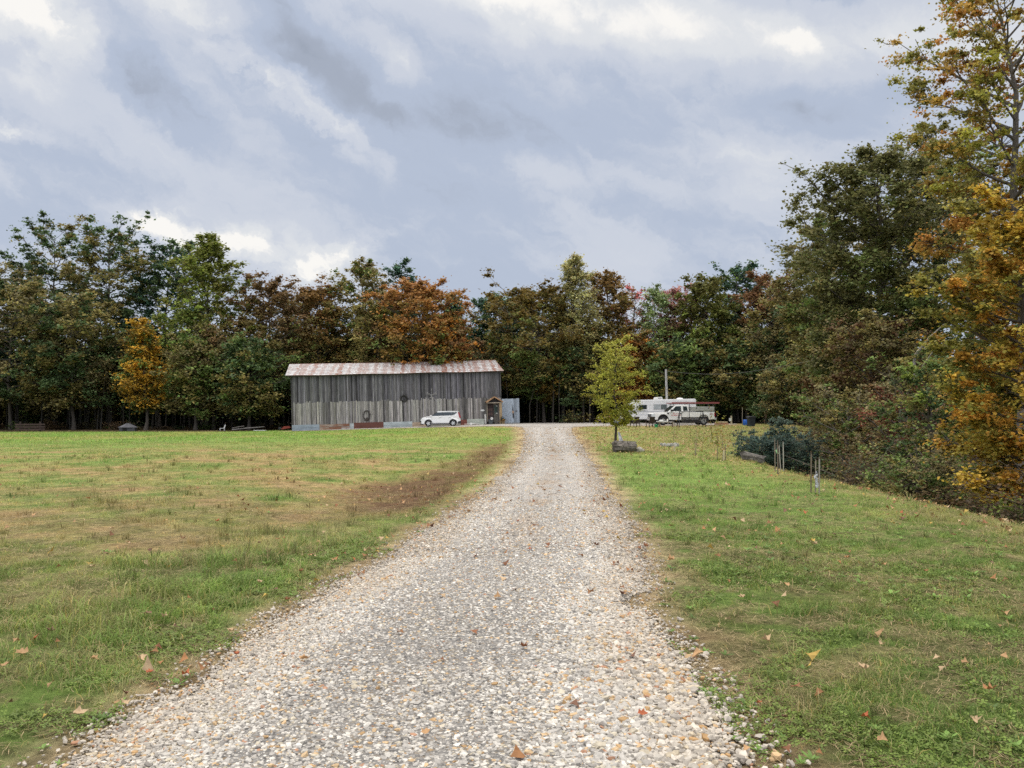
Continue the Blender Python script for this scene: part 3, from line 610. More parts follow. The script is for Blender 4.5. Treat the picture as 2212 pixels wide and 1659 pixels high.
def tree_parts(seed, Ht, Rc, t0=.25, prof='round', nl=30, ncl=9, nleaf=14000, size=.34, cl=.75, cols=(), top=None, airy=0.0, fill=.55, up=.45, r0=.2, shape='quad', flat=.7, bark=(.10, .085, .07), lean=0.0, bare=0.0, twig=True, fork=False, keepx=None):
    rng = np.random.default_rng(seed)
    k = 12; tt = np.linspace(0, 1, k); wob = np.cumsum(rng.normal(0, .013 * Ht, (k, 2)), 0) * .5; wob -= wob[0]
    T = np.stack([wob[:, 0] + lean * Ht * tt ** 1.5, wob[:, 1], tt * Ht * .97], -1)
    tr = r0 * (1 - tt) ** .8 + .012 * Ht * .1; tr[0] *= 1.5
    paths = [(T, tr)]; tips = []
    for i in range(nl):
        f = (i + rng.uniform(0, 1)) / nl; h = t0 + (1 - t0) * f * .985
        base = np.array([np.interp(h * .97, tt * .97, T[:, j]) for j in range(3)])
        Lc = Rc * float(PROF[prof](f)) * rng.uniform(.5, 1.3) + .25
        a = i * 2.399963 + rng.uniform(-.5, .5); e = up * (.25 + 1.1 * f) + rng.uniform(-.18, .18)
        m = 6; s = np.linspace(0, 1, m)[:, None]; dirv = np.array([math.cos(a) * math.cos(e), math.sin(a) * math.cos(e), math.sin(e)])
        P = base + dirv * Lc * s + np.array([0, 0, 1.]) * (Lc * .16 * s ** 2) * (1 if up > .2 else -1) + np.cumsum(rng.normal(0, .035 * Lc, (m, 3)), 0) * s
        lr = max(.001 * Ht + .0015, .34 * np.interp(h, tt, tr) + min(.008, .0012 + .0006 * Ht) * Lc); paths.append((P, lr * (1 - .85 * s[:, 0])))
        for q in range(ncl):
            u = rng.uniform(.22, 1.0) ** .8; p0 = np.array([np.interp(u, s[:, 0], P[:, j]) for j in range(3)])
            a2 = a + rng.choice([-1, 1]) * rng.uniform(.3, 1.2); e2 = e + rng.uniform(-.5, .6); L2 = Lc * rng.uniform(.12, .36) * (1.15 - .5 * u)
            p1 = p0 + np.array([math.cos(a2) * math.cos(e2), math.sin(a2) * math.cos(e2), math.sin(e2)]) * L2
            if twig: paths.append((np.stack([p0, (p0 + p1) / 2 + rng.normal(0, .05 * L2, 3), p1]), np.array([lr * .32, lr * .2, .0004 * Ht + lr * .05])))
            if rng.uniform() > bare: tips.append((p1, h, f))
        tips.append((P[-1], h, f))
    tips.append((T[-1], 1, 1))
    WV, WF = tubes(paths)
    if fill:      # further twigs fill the crown between the limbs, so that it reads as one uneven mass
        nf = int(len(tips) * fill); f = rng.uniform(0, 1, nf); a = rng.uniform(0, 6.2832, nf)
        rad = Rc * np.array([float(PROF[prof](q)) for q in f]) * (.30 + 1.35 * fbm(a * 1.1 + seed, f * 5, seed + 3, 3)) * rng.uniform(.15, 1, nf) ** .5
        hh = t0 + (1 - t0) * f; ax_ = np.stack([np.interp(hh, tt, T[:, 0]), np.interp(hh, tt, T[:, 1])], -1)
        for i in range(nf): tips.append((np.array([ax_[i, 0] + rad[i] * math.cos(a[i]), ax_[i, 1] + rad[i] * math.sin(a[i]), hh[i] * Ht * .96 + rad[i] * .25 * up]), hh[i], f[i]))
    tp = np.array([t[0] for t in tips]); tf = np.array([t[2] for t in tips]); nt_ = len(tp)
    if airy: kk = rng.uniform(0, 1, nt_) > airy; tp, tf = tp[kk], tf[kk]; nt_ = len(tp)
    w = rng.uniform(.12, 1.0, nt_) ** 1.5 * (1.15 - .55 * tf); ci = rng.choice(nt_, nleaf, p=w / w.sum())
    cs = cl * rng.uniform(.45, 1.5, nt_) * (1.15 - .45 * tf)
    off = rng.normal(0, 1, (nleaf, 3)); off /= np.linalg.norm(off, axis=1, keepdims=True); off *= np.abs(rng.normal(0, .62, (nleaf, 1)))
    off[:, 2] *= .55
    Cn = tp[ci] + off * cs[ci][:, None]
    LV, LF = leaves(rng, Cn, size, shape, flat)
    # colours of the leaves themselves: per branch and per leaf, turning colour towards the top
    cols = np.asarray(cols, float); ck = rng.integers(0, len(cols), nt_)
    ang = np.arctan2(tp[:, 1], tp[:, 0]); sec = ((fbm(ang * 1.1 + 9, tf * 3, seed, 3) - .5) * 2.2 + .5).clip(0, .999) * len(cols)
    ck = np.where(rng.uniform(0, 1, nt_) < .7, sec.astype(int), ck)
    c = cols[ck][ci] * rng.uniform(.62, 1.4, (nt_, 1))[ci]
    if top is not None:
        tw = sst(.35, .9, Cn[:, 2] / Ht + .5 * (rng.uniform(0, 1, nt_)[ci] - .5)); c = lerp3(c, np.broadcast_to(np.asarray(top), c.shape), 0) * (1 - tw[:, None]) + np.asarray(top)[None] * tw[:, None]
    c = c * rng.uniform(.65, 1.4, (nleaf, 1)) * rng.uniform(.92, 1.08, (nleaf, 3))
    return WV, WF, np.asarray(bark) * np.ones((len(WF), 3)), LV, LF, c
def tree(name, label, loc, rz=0.0, group=None, cat='tree', **kw):
    WV, WF, WC, LV, LF, LC = tree_parts(**kw)
    r = thing(name, label, cat, loc, rz, group)
    np_mesh('trunk', WV, [WF], BARK, r, WC, True); np_mesh('crown', LV, [LF], LEAF, r, LC)
    return r
DG, G, LG, OL, BR, RB, OR, YO, PK, EV, YG = (tuple(v * k for v in c) for c, k in zip(((.030, .045, .018), (.052, .072, .020), (.12, .15, .032), (.085, .072, .024), (.080, .068, .031), (.118, .076, .036), (.30, .145, .03), (.42, .25, .035), (.30, .09, .085), (.020, .040, .026), (.19, .18, .035)), (3.4, 3.2, 2.3, 3.0, 2.7, 2.4, 1.85, 1.45, 2.1, 3.3, 1.9)))
def px_tree(name, px, ytop, wpx, d, label, seed, group='autumn trees along the edge of the wood', **kw):
    p = at(px, ytop, d); g = H(p.x, d); Ht = p.z - g; Rc = wpx / 2 / F * d * (1 if group else 1.12)
    kw['nleaf'] = int(kw.get('nleaf', 13000) * (1.9 if group else 1.15)); kw['ncl'] = int(kw.get('ncl', 9) * 1.5) if group else kw.get('ncl', 9); kw.setdefault('cl', .95)
    if group: kw['t0'] = max(kw.get('t0', .25), .19)
    if group: kw['nl'] = int(kw.get('nl', 30) * 1.25); kw['fill'] = .2 if kw.get('airy', 0) >= .25 else .5; Rc *= 1.12
    return tree(name, label, (p.x, d, g - .1), seed * 1.7, group, seed=seed, Ht=Ht, Rc=Rc, **kw)
BG = [
 # name, px, ytop, width, depth, label, options
 ('oak_tree', -60, 585, 200, 104, 'dark olive oak cut by the left edge of the photo, second row', dict(t0=.3, cols=(DG, OL), airy=.2)),
 ('oak_tree', 128, 500, 150, 110, 'tallest airy dark green oak at far left with sky showing through its crown', dict(t0=.45, prof='spread', cols=(DG, DG, OL), airy=.3, nl=30, nleaf=11000, cl=1.0)),
 ('oak_tree', 45, 566, 70, 112, 'small airy treetop left of the tallest far left oak', dict(t0=.55, prof='spread', cols=(DG, OL), airy=.4, nl=18, nleaf=4500)),
 ('oak_tree', 245, 500, 170, 107, 'tall dense dark green oak right of the airy far left oak', dict(t0=.3, prof='spread', cols=(DG, DG, OL), nl=40, nleaf=20000, airy=.02)),
 ('oak_tree', 350, 530, 150, 109, 'dark blue green oak with rounded top left of the bright yellow green tree', dict(t0=.3, cols=(DG, EV, DG), nl=38, nleaf=17000, airy=.03)),
 ('maple_tree', 30, 612, 240, 98, 'broad dark brown leaved tree at far left, foliage reaching the grass', dict(t0=.06, cols=(BR, OL, DG), nl=44, nleaf=20000, up=.3)),
 ('maple_tree', 165, 640, 170, 97, 'dark brown olive tree beside the broad one at far left', dict(t0=.06, cols=(BR, DG, OL), nl=40, nleaf=16000, up=.3)),
 ('maple_tree', 452, 508, 240, 101, 'tall bright yellow green tree with feathery top left of the barn', dict(t0=.15, prof='cone', cols=(G, LG, OL), top=(.2, .22, .045), nl=46, nleaf=18000, up=.75, airy=.08)),
 ('maple_tree', 318, 690, 120, 94, 'small orange yellow maple in front of the dark oaks left of the barn', dict(t0=.12, prof='flame', cols=(YO, YO, (.22, .15, .03), G), nl=34, nleaf=9000, up=.35, size=.3, airy=.15)),
 ('maple_tree', 425, 735, 120, 94, 'low green tree right of the small orange yellow maple', dict(t0=.12, cols=(OL, G, (.20, .18, .06), BR), nl=30, nleaf=9000)),
 ('maple_tree', 465, 700, 90, 97, 'reddish brown understory tree below the bright yellow green tree', dict(t0=.2, cols=(BR, RB, OL), nl=26, nleaf=7000)),
 ('maple_tree', 540, 745, 140, 94, 'dark green tree close against the left end of the barn', dict(t0=.1, cols=(OL, DG, G, DG), nl=34, nleaf=11000)),
 ('maple_tree', 590, 612, 150, 101, 'red brown maple with reddening top above the left end of the barn roof', dict(t0=.2, cols=(BR, OL, G, OL), top=(.21, .13, .06), nl=40, nleaf=16000)),
 ('maple_tree', 690, 622, 120, 104, 'green maple with orange tips behind the left part of the barn roof', dict(t0=.2, prof='oval', cols=(G, OL, OL, (.18, .11, .03)), top=(.26, .15, .05), nl=36, nleaf=13000)),
 ('maple_tree', 640, 640, 90, 112, 'brown treetop between the red brown maple and the orange tipped one', dict(t0=.4, cols=(BR, OL), nl=24, nleaf=7000)),
 ('maple_tree', 725, 720, 90, 108, 'low yellow green tree at a gap in the wood above the barn', dict(t0=.2, cols=(LG, G, OL), nl=24, nleaf=6500, airy=.2)),
 ('maple_tree', 785, 562, 140, 107, 'tall brown maple left of the lone pine', dict(t0=.3, cols=(BR, OL, OL, G), nl=38, nleaf=15000, airy=.12)),
 ('maple_tree', 810, 650, 110, 101, 'dull red maple above the middle of the barn roof', dict(t0=.2, cols=(RB, OL, OL, G), nl=34, nleaf=12000)),
 ('pine_tree', 870, 556, 80, 110, 'lone dark pine with tufted top standing above the orange maple', dict(t0=.45, prof='column', cols=(EV, DG), nl=22, ncl=5, nleaf=7000, size=.3, cl=.8, up=.25, airy=.1)),
 ('maple_tree', 905, 617, 190, 99, 'large glowing orange and green maple above the right half of the barn roof', dict(t0=.15, prof='oval', cols=(OR, (.22, .15, .03), G, (.20, .14, .03), OL, G), top=(.38, .19, .06), nl=46, nleaf=20000)),
 ('maple_tree', 965, 680, 90, 98, 'red orange maple right of the large glowing one', dict(t0=.2, prof='oval', cols=(OR, RB, (.30, .14, .05), OL), nl=30, nleaf=9000)),
 ('cedar_tree', 985, 625, 110, 112, 'dark green pointed evergreen behind the red orange maple', dict(t0=.1, prof='cone', cols=(DG, EV, G), nl=40, nleaf=12000, up=.2)),
 ('cedar_tree', 1072, 633, 96, 112, 'left of two dark blue green evergreens right of the barn ridge', dict(t0=.1, prof='oval', cols=(EV, DG), nl=44, nleaf=13000, up=.3)),
 ('cedar_tree', 1130, 632, 100, 114, 'right of two dark blue green evergreens right of the barn ridge', dict(t0=.1, prof='oval', cols=(EV, DG), nl=44, nleaf=13000, up=.3)),
 ('maple_tree', 1020, 745, 110, 104, 'dark red brown tree behind the right end of the barn roof', dict(t0=.15, cols=(BR, RB, DG), nl=30, nleaf=10000)),
 ('maple_tree', 1175, 622, 210, 101, 'broad green and orange maple standing right of the barn', dict(t0=.16, prof='oval', cols=(G, OL, G, (.20, .13, .03)), top=(.17, .12, .03), nl=48, nleaf=22000, up=.25)),
 ('poplar_tree', 1235, 548, 140, 100.5, 'tall pale olive poplar with thin airy top near the centre of the wood', dict(t0=.35, prof='flame', cols=((.36, .33, .14), (.42, .38, .16), (.46, .44, .20)), nl=48, nleaf=11500, up=.65, airy=.22, size=.26)),
 ('maple_tree', 1312, 590, 120, 103, 'orange brown maple with ragged top right of the tall pale poplar', dict(t0=.22, prof='oval', cols=(OL, (.22, .18, .06), G, OL), top=(.27, .17, .06), nl=38, nleaf=13000, up=.5, airy=.12)),
 ('maple_tree', 1362, 622, 80, 105, 'half bare tree with a few reddish leaves right of the orange brown maple', dict(t0=.35, prof='oval', cols=(RB, PK), nl=30, nleaf=2200, up=.6, airy=.35, size=.28)),
 ('maple_tree', 1372, 720, 100, 100, 'low orange tree behind the yellow green sapling', dict(t0=.15, cols=(OR, (.2, .10, .03), OL), nl=28, nleaf=8000)),
 ('birch_tree', 1412, 618, 75, 103, 'slender pale green birch with thin crown behind the camper', dict(t0=.3, prof='column', cols=((.34, .42, .20), (.26, .33, .13)), nl=34, nleaf=5600, up=.6, airy=.3, size=.28, bark=(.3, .28, .25))),
 ('maple_tree', 1464, 618, 90, 104, 'pinkish red maple behind the utility pole', dict(t0=.25, prof='oval', cols=(PK, RB, BR), top=(.46, .24, .22), nl=34, nleaf=9500, airy=.1)),
 ('maple_tree', 1528, 607, 130, 100, 'yellow green tree with pointed tips behind the camper', dict(t0=.14, prof='oval', cols=(OL, G, LG), top=(.14, .135, .035), nl=42, nleaf=15000, up=.5)),
 ('oak_tree', 1590, 580, 150, 106, 'dark green oak with rounded top behind the white pickup', dict(t0=.2, cols=(DG, EV, G), nl=40, nleaf=15000)),
 ('maple_tree', 1655, 602, 130, 100, 'rusty red topped maple right of the dark green oak', dict(t0=.12, cols=(BR, OL, G), top=(.23, .12, .055), nl=42, nleaf=15000)),
 ('oak_tree', 1725, 650, 150, 92, 'olive brown oak behind the trash can', dict(t0=.1, cols=(OL, DG, BR), nl=42, nleaf=16000)),
 ('oak_tree', 1800, 620, 170, 84, 'dark olive oak at the bend where the wood turns towards the viewer', dict(t0=.1, cols=(DG, OL, G), nl=44, nleaf=18000)),
 ('maple_tree', 1480, 745, 130, 97, 'low dark olive tree between utility pole and camper', dict(t0=.1, cols=(OL, DG, G), nl=30, nleaf=10000)),
 ('maple_tree', 1610, 745, 150, 96, 'low dark green tree behind the tool box of the pickup', dict(t0=.1, cols=(DG, OL, G), nl=32, nleaf=11000)),
 ('maple_tree', 1260, 760, 120, 100, 'low dark tree with bare lower trunk behind the end of the drive', dict(t0=.3, cols=(OL, DG), nl=26, nleaf=8000)),
]
for i, (nm, px, yt, w, d, lb, o) in enumerate(BG): px_tree(nm, px, yt, w, d, lb, 100 + i, **o)

# far woods behind the first row: reads as one dark mass
def woods():
    rng = np.random.default_rng(77); paths = []; C = []; col = []
    def add_tree(x, y, h, r, base, c):
        if .115 < x / y < .185 and y > 100: h = min(h, 8.0 + 3 * rng.uniform())     # the sky shows through here
        g = H(x, y); P = np.array([[x, y, g - .2], [x + rng.normal(0, .15), y, g + h * .5], [x + rng.normal(0, .3), y, g + h * .9]]); paths.append((P, np.array([.17, .12, .03]) * rng.uniform(.6, 1.4)))
        n = int(760 * (r / 3.2) ** 2); k = 22; cc = rng.normal(0, 1, (k, 3)); cc /= np.linalg.norm(cc, axis=1, keepdims=True); cc *= rng.uniform(.35, 1, (k, 1))
        q = rng.integers(0, k, n); P = cc[q] * np.array([r, r, h * (1 - base) * .5]) + rng.normal(0, .6, (n, 3)) + np.array([x, y, g + h * (base + (1 - base) * .5)])
        C.append(P); col.append(np.asarray(c) * rng.uniform(.7, 1.3, (k, 1))[q] * rng.uniform(.7, 1.3, (n, 1)))
    pal = [DG, DG, OL, BR, G, EV]
    for i in range(330):
        y = rng.uniform(108, 150); x = (-.74 + 1.16 * (i + rng.uniform(0, 1)) / 330 * 1.0) * y if i % 2 else rng.uniform(-.74, .42) * y
        add_tree(x, y, rng.uniform(9, 15) * (y / 125) ** .5, rng.uniform(2.6, 4.4), rng.uniform(.02, .35), pal[rng.integers(6)])
    for i in range(160):   # understory
        y = rng.uniform(118, 150); x = rng.uniform(-.74, .42) * y; add_tree(x, y, rng.uniform(3.5, 6), rng.uniform(2.4, 3.6), .0, pal[rng.integers(6)])
    for i in range(80):
        y = rng.uniform(24, 118); x = crest(y) + rng.uniform(10, 34) * (1 + y / 150)
        add_tree(x, y, rng.uniform(9, 15), rng.uniform(2.5, 4.2), rng.uniform(.05, .35), pal[rng.integers(6)])
    for i in range(230):     # thin bare trunks just inside the edge
        y = rng.uniform(97, 112); x = rng.uniform(-.7, .36) * y; g = H(x, y); h = rng.uniform(4, 8); r = rng.uniform(.035, .13)
        paths.append((np.array([[x, y, g - .2], [x + rng.normal(0, .12), y, g + h * .5], [x + rng.normal(0, .35), y, g + h]]), np.array([r, r * .8, r * .3])))
    WV, WF = tubes(paths, 5); C = np.concatenate(C); col = np.concatenate(col)
    LV, LF = leaves(rng, C, .7)
    V = np.concatenate([WV, LV]); wc = np.array((.10, .09, .075)) * rng.uniform(.5, 1.5, (len(paths), 1)).repeat(10, 0)[:len(WF)] if False else np.ones((len(WF), 3)) * np.array((.085, .075, .06))
    o = np_mesh('far_woods', V, [WF, LF + len(WV)], LEAF, None, np.concatenate([wc, col]))
    tag(o, 'dark mass of autumn wood behind the front row of trees', 'woods', kind='stuff')
woods()
def brush():
    """tangled undergrowth at the foot of the wood"""
    rng = np.random.default_rng(78); C = []; col = []; paths = []
    def bushy(x, y, r, h, n, c):
        g = H(x, y); k = 9; cc = rng.normal(0, .5, (k, 3)) * np.array([r, r, h * .55]) + np.array([x, y, g + h * .5]); q = rng.integers(0, k, n)
        C.append(cc[q] + rng.normal(0, .24, (n, 3)) * np.array([r, r, h])); col.append(np.asarray(c) * rng.uniform(.7, 1.3, (k, 1))[q] * rng.uniform(.6, 1.4, (n, 1)))
        for j in range(3): paths.append((np.array([[x, y, g - .1], [x + rng.normal(0, r * .4), y + rng.normal(0, r * .4), g + h * .6], [x + rng.normal(0, r), y + rng.normal(0, r), g + h * 1.1]]), np.array([.02, .014, .004])))
    pal = [tuple(v * .62 for v in q) for q in (OL, DG, BR, G, (.24, .15, .07), (.17, .12, .07), LG, G)]
    for i in range(210):
        y = 13 * (85 / 13) ** rng.uniform(0, 1); s = rng.uniform(.35, 1.0) * (.45 + 1.5 * float(vn(y * .55, 0, 5))) * (1 + y / 110); x = crest(y) + abs(rng.normal(0, 2.4)) + 1.2 + s * .6 + (2.6 if 26 < y < 40 else 0); bushy(x, y, s, s * rng.uniform(.8, 1.4), int(520), pal[int(float(vn(y * .8, x * .8, 6)) * 7.99)])
    C1 = np.concatenate(C); c1 = np.concatenate(col); A = leaves(rng, C1, np.where(C1[:, 1] < 30, .085, .15)); C, col = [], []
    for i in range(60):
        y = rng.uniform(96, 104); x = rng.uniform(-.7, .36) * y
        if -24 < x < 0 and y < 100: continue
        s = rng.uniform(.6, 1.6); bushy(x, y, s, s * rng.uniform(.4, .8), 130, pal[rng.integers(6)])
    B = leaves(rng, np.concatenate(C), .3); WV, WF = tubes(paths, 4)
    V = np.concatenate([WV, A[0], B[0]])
    o = np_mesh('undergrowth', V, [WF, A[1] + len(WV), B[1] + len(WV) + len(A[0])], LEAF, None, np.concatenate([np.ones((len(WF), 3)) * np.array((.12, .10, .08)), c1, np.concatenate(col)]))
    tag(o, 'tangled brown and green brush along the foot of the wood', 'brush', kind='stuff')
brush()

# trees of the right hand bank
def bank_tree(name, px, ytop, wpx, d, label, seed, **kw): return px_tree(name, px, ytop, wpx, d, label, seed, group=None, **kw)
bank_tree('oak_tree', 1895, 330, 340, 47, 'big dark green oak with airy crown dominating the right hand wood', 201, t0=.12, prof='spread', cols=(G, OL, (.19, .18, .07), (.15, .16, .06)), top=(.17, .17, .065), nl=54, ncl=12, nleaf=95000, size=.2, cl=.8, airy=.05, fill=1.3, up=.4, r0=.3)
bank_tree('oak_tree', 2010, 300, 300, 52, 'dark green oak right of the big oak, behind the tall yellow poplar', 202, t0=.15, cols=(DG, G, OL, (.17, .15, .06)), nl=50, ncl=12, nleaf=52000, size=.22, cl=.75, airy=.15)
bank_tree('maple_tree', 1785, 455, 160, 68, 'olive brown tree at the left foot of the big oak', 203, t0=.16, cols=(OL, (.19, .15, .06), G, (.2, .19, .07)), fill=1.0, nl=52, ncl=12, nleaf=52000, size=.22, cl=.6)
bank_tree('maple_tree', 1885, 690, 200, 38, 'brown leaved understory tree below the big oak', 204, t0=.15, cols=(BR, OL, (.13, .075, .035)), nl=44, ncl=11, nleaf=34000, size=.15, cl=.5, fill=.9)
bank_tree('maple_tree', 1700, 790, 130, 86, 'brown shrubby tree at the wood edge behind the upright spruce', 205, t0=.08, cols=(BR, OL, DG), nl=34, nleaf=15000, size=.26, cl=.7)
bank_tree('maple_tree', 1940, 840, 150, 30, 'young red leaved maple in the thicket right of the spruce', 206, t0=.35, cols=(RB, (.2, .065, .04), BR), nl=30, ncl=8, nleaf=8500, size=.11, cl=.35, airy=.25, bark=(.22, .2, .18))
bank_tree('maple_tree', 1830, 860, 150, 32, 'thin brownish sapling tree left of the young red maple', 207, t0=.2, cols=(OL, BR, G), nl=30, ncl=8, nleaf=9000, size=.11, cl=.35, airy=.2, bark=(.18, .16, .14))
bank_tree('maple_tree', 2010, 780, 170, 27, 'green leaved young tree left of the orange maple', 208, t0=.15, cols=(G, OL, LG, DG), nl=34, ncl=9, nleaf=16000, size=.11, cl=.36, airy=.1)
bank_tree('maple_tree', 1990, 1010, 170, 20.5, 'low olive shrub tree at the foot of the bank near the orange maple', 209, t0=.05, cols=(OL, G, BR), nl=26, ncl=9, nleaf=11000, size=.075, cl=.28)
bank_tree('poplar_tree', 2175, -60, 430, 33, 'tall yellowing poplar with bare looking limbs rising out of the top right', 210, t0=.42, prof='spread', cols=(YG, (.40, .32, .08), (.40, .26, .06), (.28, .26, .07), (.42, .21, .05)), nl=52, ncl=14, nleaf=76000, size=.112, cl=.5, airy=.12, fill=.45, up=.6, r0=.26, shape='maple', flat=.35, bark=(.13, .115, .10))
bank_tree('poplar_tree', 2290, 330, 260, 36, 'rusty orange treetop at the right edge beside the tall poplar', 211, t0=.3, prof='oval', cols=((.33, .16, .04), OR, YG), nl=36, ncl=10, nleaf=15000, size=.17, cl=.5, airy=.25, shape='maple', flat=.4)
bank_tree('maple_tree', 2238, 425, 290, 17.5, 'bright orange yellow maple filling the right edge of the photo', 212, t0=.16, prof='round', cols=((.54, .37, .06), (.50, .34, .055), (.42, .34, .07), (.50, .28, .05), (.30, .28, .07)), nl=60, ncl=15, nleaf=62000, size=.082, cl=.33, airy=.22, up=.35, r0=.13, shape='maple', flat=.75)
# young yellow green tree by the log
yl = at(1331, 975, 34.5); Hy = at(1331, 742, 34.5).z - H(yl.x, 34.5)
tree('locust_tree', 'young yellow green tree standing alone on the lawn behind the log bench', (yl.x, 34.5, H(yl.x, 34.5) - .05), 0.4, None, seed=301, Ht=Hy, Rc=1.02, t0=.25, prof='oval', cols=((.38, .37, .05), (.32, .34, .05), (.42, .37, .06)), top=(.42, .41, .08), nl=38, ncl=10, nleaf=14500, size=.08, cl=.24, up=.5, r0=.055, flat=.6, airy=.1, bark=(.06, .05, .045))
# ------------------------------------------------------------------ barn
BL = at(631, 931, 88.0); BR_ = at(1084, 916, 92.0)
ux = (BR_ - BL).normalized(); LEN = (BR_ - BL).length
uy = Vector((-ux.y, ux.x, 0)).normalized(); uz = ux.cross(uy).normalized()
BM = Matrix((ux, uy, uz)).transposed()
BROT = BM.to_euler()
WALL_H = 5.85; DEEP_B = 10.6
def bx(px): # local x on the front wall for a photo column
    lo, hi = 0.0, LEN
    for _ in range(40):
        m = (lo + hi) / 2; p = BL + ux * m
        if CX + p.x / p.y * F < px: lo = m
        else: hi = m
    return lo
def bpos(px, py, dy=0.0):
    """local (x, z) on the front wall under photo point (px, py)"""
    x = bx(px); p = BL + ux * x; w = at(px, py, p.y); return x, (w - p).dot(uz)
def bw(x, y, z): return BL + ux * x + uy * y + uz * z
WOOD = mat('barn_board', attr='col', rough=.92, amt=.95, scale=2.6, stretch=(13, 13, .40), bump=.6, spec=.12)
def build_barn():
    rng = np.random.default_rng(3); r = thing('barn', 'long weathered grey board barn with rusty white metal roof', 'barn', BL, rot=BROT)
    def boards(mb, z0, z1, y, dark, x0=0.0, x1=LEN, jag=.06, thin=.028):
        x = x0
        while x < x1 - .05:
            w = min(rng.uniform(.10, .22), x1 - x); v = np.clip(rng.normal(1, .30), .38, 1.9)
            c = np.array((.112, .108, .114)) if dark else np.array((.232, .220, .208))
            k = fbm(np.array([x * .5]), np.array([z0]), 5, 3)[0]; v *= .75 + .5 * k
            if rng.uniform() < .12: v *= 1.45
            if rng.uniform() < .10: v *= .55
            c = c * v * np.array((1, 1 + rng.normal(0, .012), 1 + rng.normal(0, .03)))
            a = z1 + rng.normal(0, jag) * (0 if dark else 1); d = y + rng.uniform(-.008, .008)
            if not dark and rng.uniform() < .03: a += .18
            mb.box((x + w / 2, d, (z0 + a) / 2), (w - rng.uniform(.006, .016), thin, a - z0), tuple(c)); x += w
    core = MB(); core.box((LEN / 2, DEEP_B / 2 + .02, WALL_H / 2 + .15), (LEN - .04, DEEP_B - .04, WALL_H - .35), (.03, .028, .026))
    core.build('inner_wall', mat('barn_core', attr='col', rough=1), r)
    dx0, dx1 = bx(1053.8), bx(1077.5)
    up = MB(); boards(up, 2.82, WALL_H - .02, -.02, True); up.build('upper_siding', WOOD, r)
    lo = MB(); boards(lo, .12, 2.95, -.055, False, 0, dx0); boards(lo, 2.45, 2.95, -.055, False, dx0, dx1); boards(lo, .05, 2.95, -.055, False, dx1, LEN); lo.build('lower_siding', WOOD, r)
    for x in (-.012, LEN + .012):
        en = MB(); y = 0.0
        while y < DEEP_B:
            w = rng.uniform(.15, .3); h = WALL_H + (1.55 * (1 - abs(y / DEEP_B * 2 - 1)))
            en.box((x, y + w / 2, h / 2), (.028, w - .01, h), tuple(np.array((.19, .185, .185)) * rng.uniform(.6, 1.4))); y += w
        en.build('end_siding', WOOD, r)
    bk = MB(); bk.box((LEN / 2, DEEP_B + .02, WALL_H / 2), (LEN, .03, WALL_H), (.18, .175, .175)); bk.build('back_siding', WOOD, r)
    # foundation panels
    def panel(px0, px1, col, nm='skirt_panel', z1=.62, lab=None, rows=2):
        mb = MB(); x0, x1 = bx(px0) + .004, bx(px1) - .004
        for q in range(rows):
            hh = z1 / rows; mb.box(((x0 + x1) / 2, -.088 + .006 * q, hh * (q + .5)), (x1 - x0, .02, hh - .006), tuple(np.array(col) * rng.uniform(.85, 1.15)))
        o = mb.build(nm, SK, r)
        if lab: o['label'] = lab
    SK = mat('skirt_metal', attr='col', rough=.6, amt=.35, scale=1.3, stretch=(1, 1, 3), spec=.3)
    panel(631, 691, (.25, .30, .335), lab='bluish grey sheet metal panel')
    mb = MB()
    for px0, px1, q, c in ((691, 712, 0, (.34, .27, .20)), (712, 738, 0, (.22, .12, .08)), (738, 756, 0, (.42, .42, .39)), (691, 720, 1, (.36, .33, .27)), (720, 742, 1, (.30, .25, .20)), (742, 756, 1, (.20, .10, .065))):
        a, b = bx(px0) + .004, bx(px1) - .004; mb.box(((a + b) / 2, -.09, .15 + .3 * q), (b - a, .02, .27), c)
    o = mb.build('skirt_panel', mat('peeling_board', attr='col', rough=.9, amt=.6, scale=3, stretch=(.6, 1, 3), col2=(.20, .09, .05)), r); o['label'] = 'peeling white boards with rusty streaks'
    panel(756, 765, (.32, .35, .35)); panel(765, 829, (.115, .045, .032), lab='dark rust red sheet panel', z1=.66, rows=1)
    panel(829, 891, (.33, .37, .375), lab='pale blue grey sheet metal panel'); panel(891, 930, (.33, .25, .18), z1=.5, lab='tan board'); panel(930, 995, (.27, .26, .23), z1=.5)
    panel(995, 1009, (.16, .055, .04), z1=.62, rows=1); panel(1009, 1046, (.36, .385, .34), z1=.66, rows=1, lab='pale greenish concrete panel')
    # roof: courses of small metal sheets, rust running in bands down the slope
    n = np.linspace
    oh = .55; ze = WALL_H + .02; zr = WALL_H + 1.56; ye = -.42; yr = DEEP_B / 2
    STREAKS = []; xs_ = -oh
    while xs_ < LEN: xs_ += rng.uniform(.55, 1.15); STREAKS.append((xs_, rng.uniform(.12, .30), rng.uniform(.5, 1.0)))
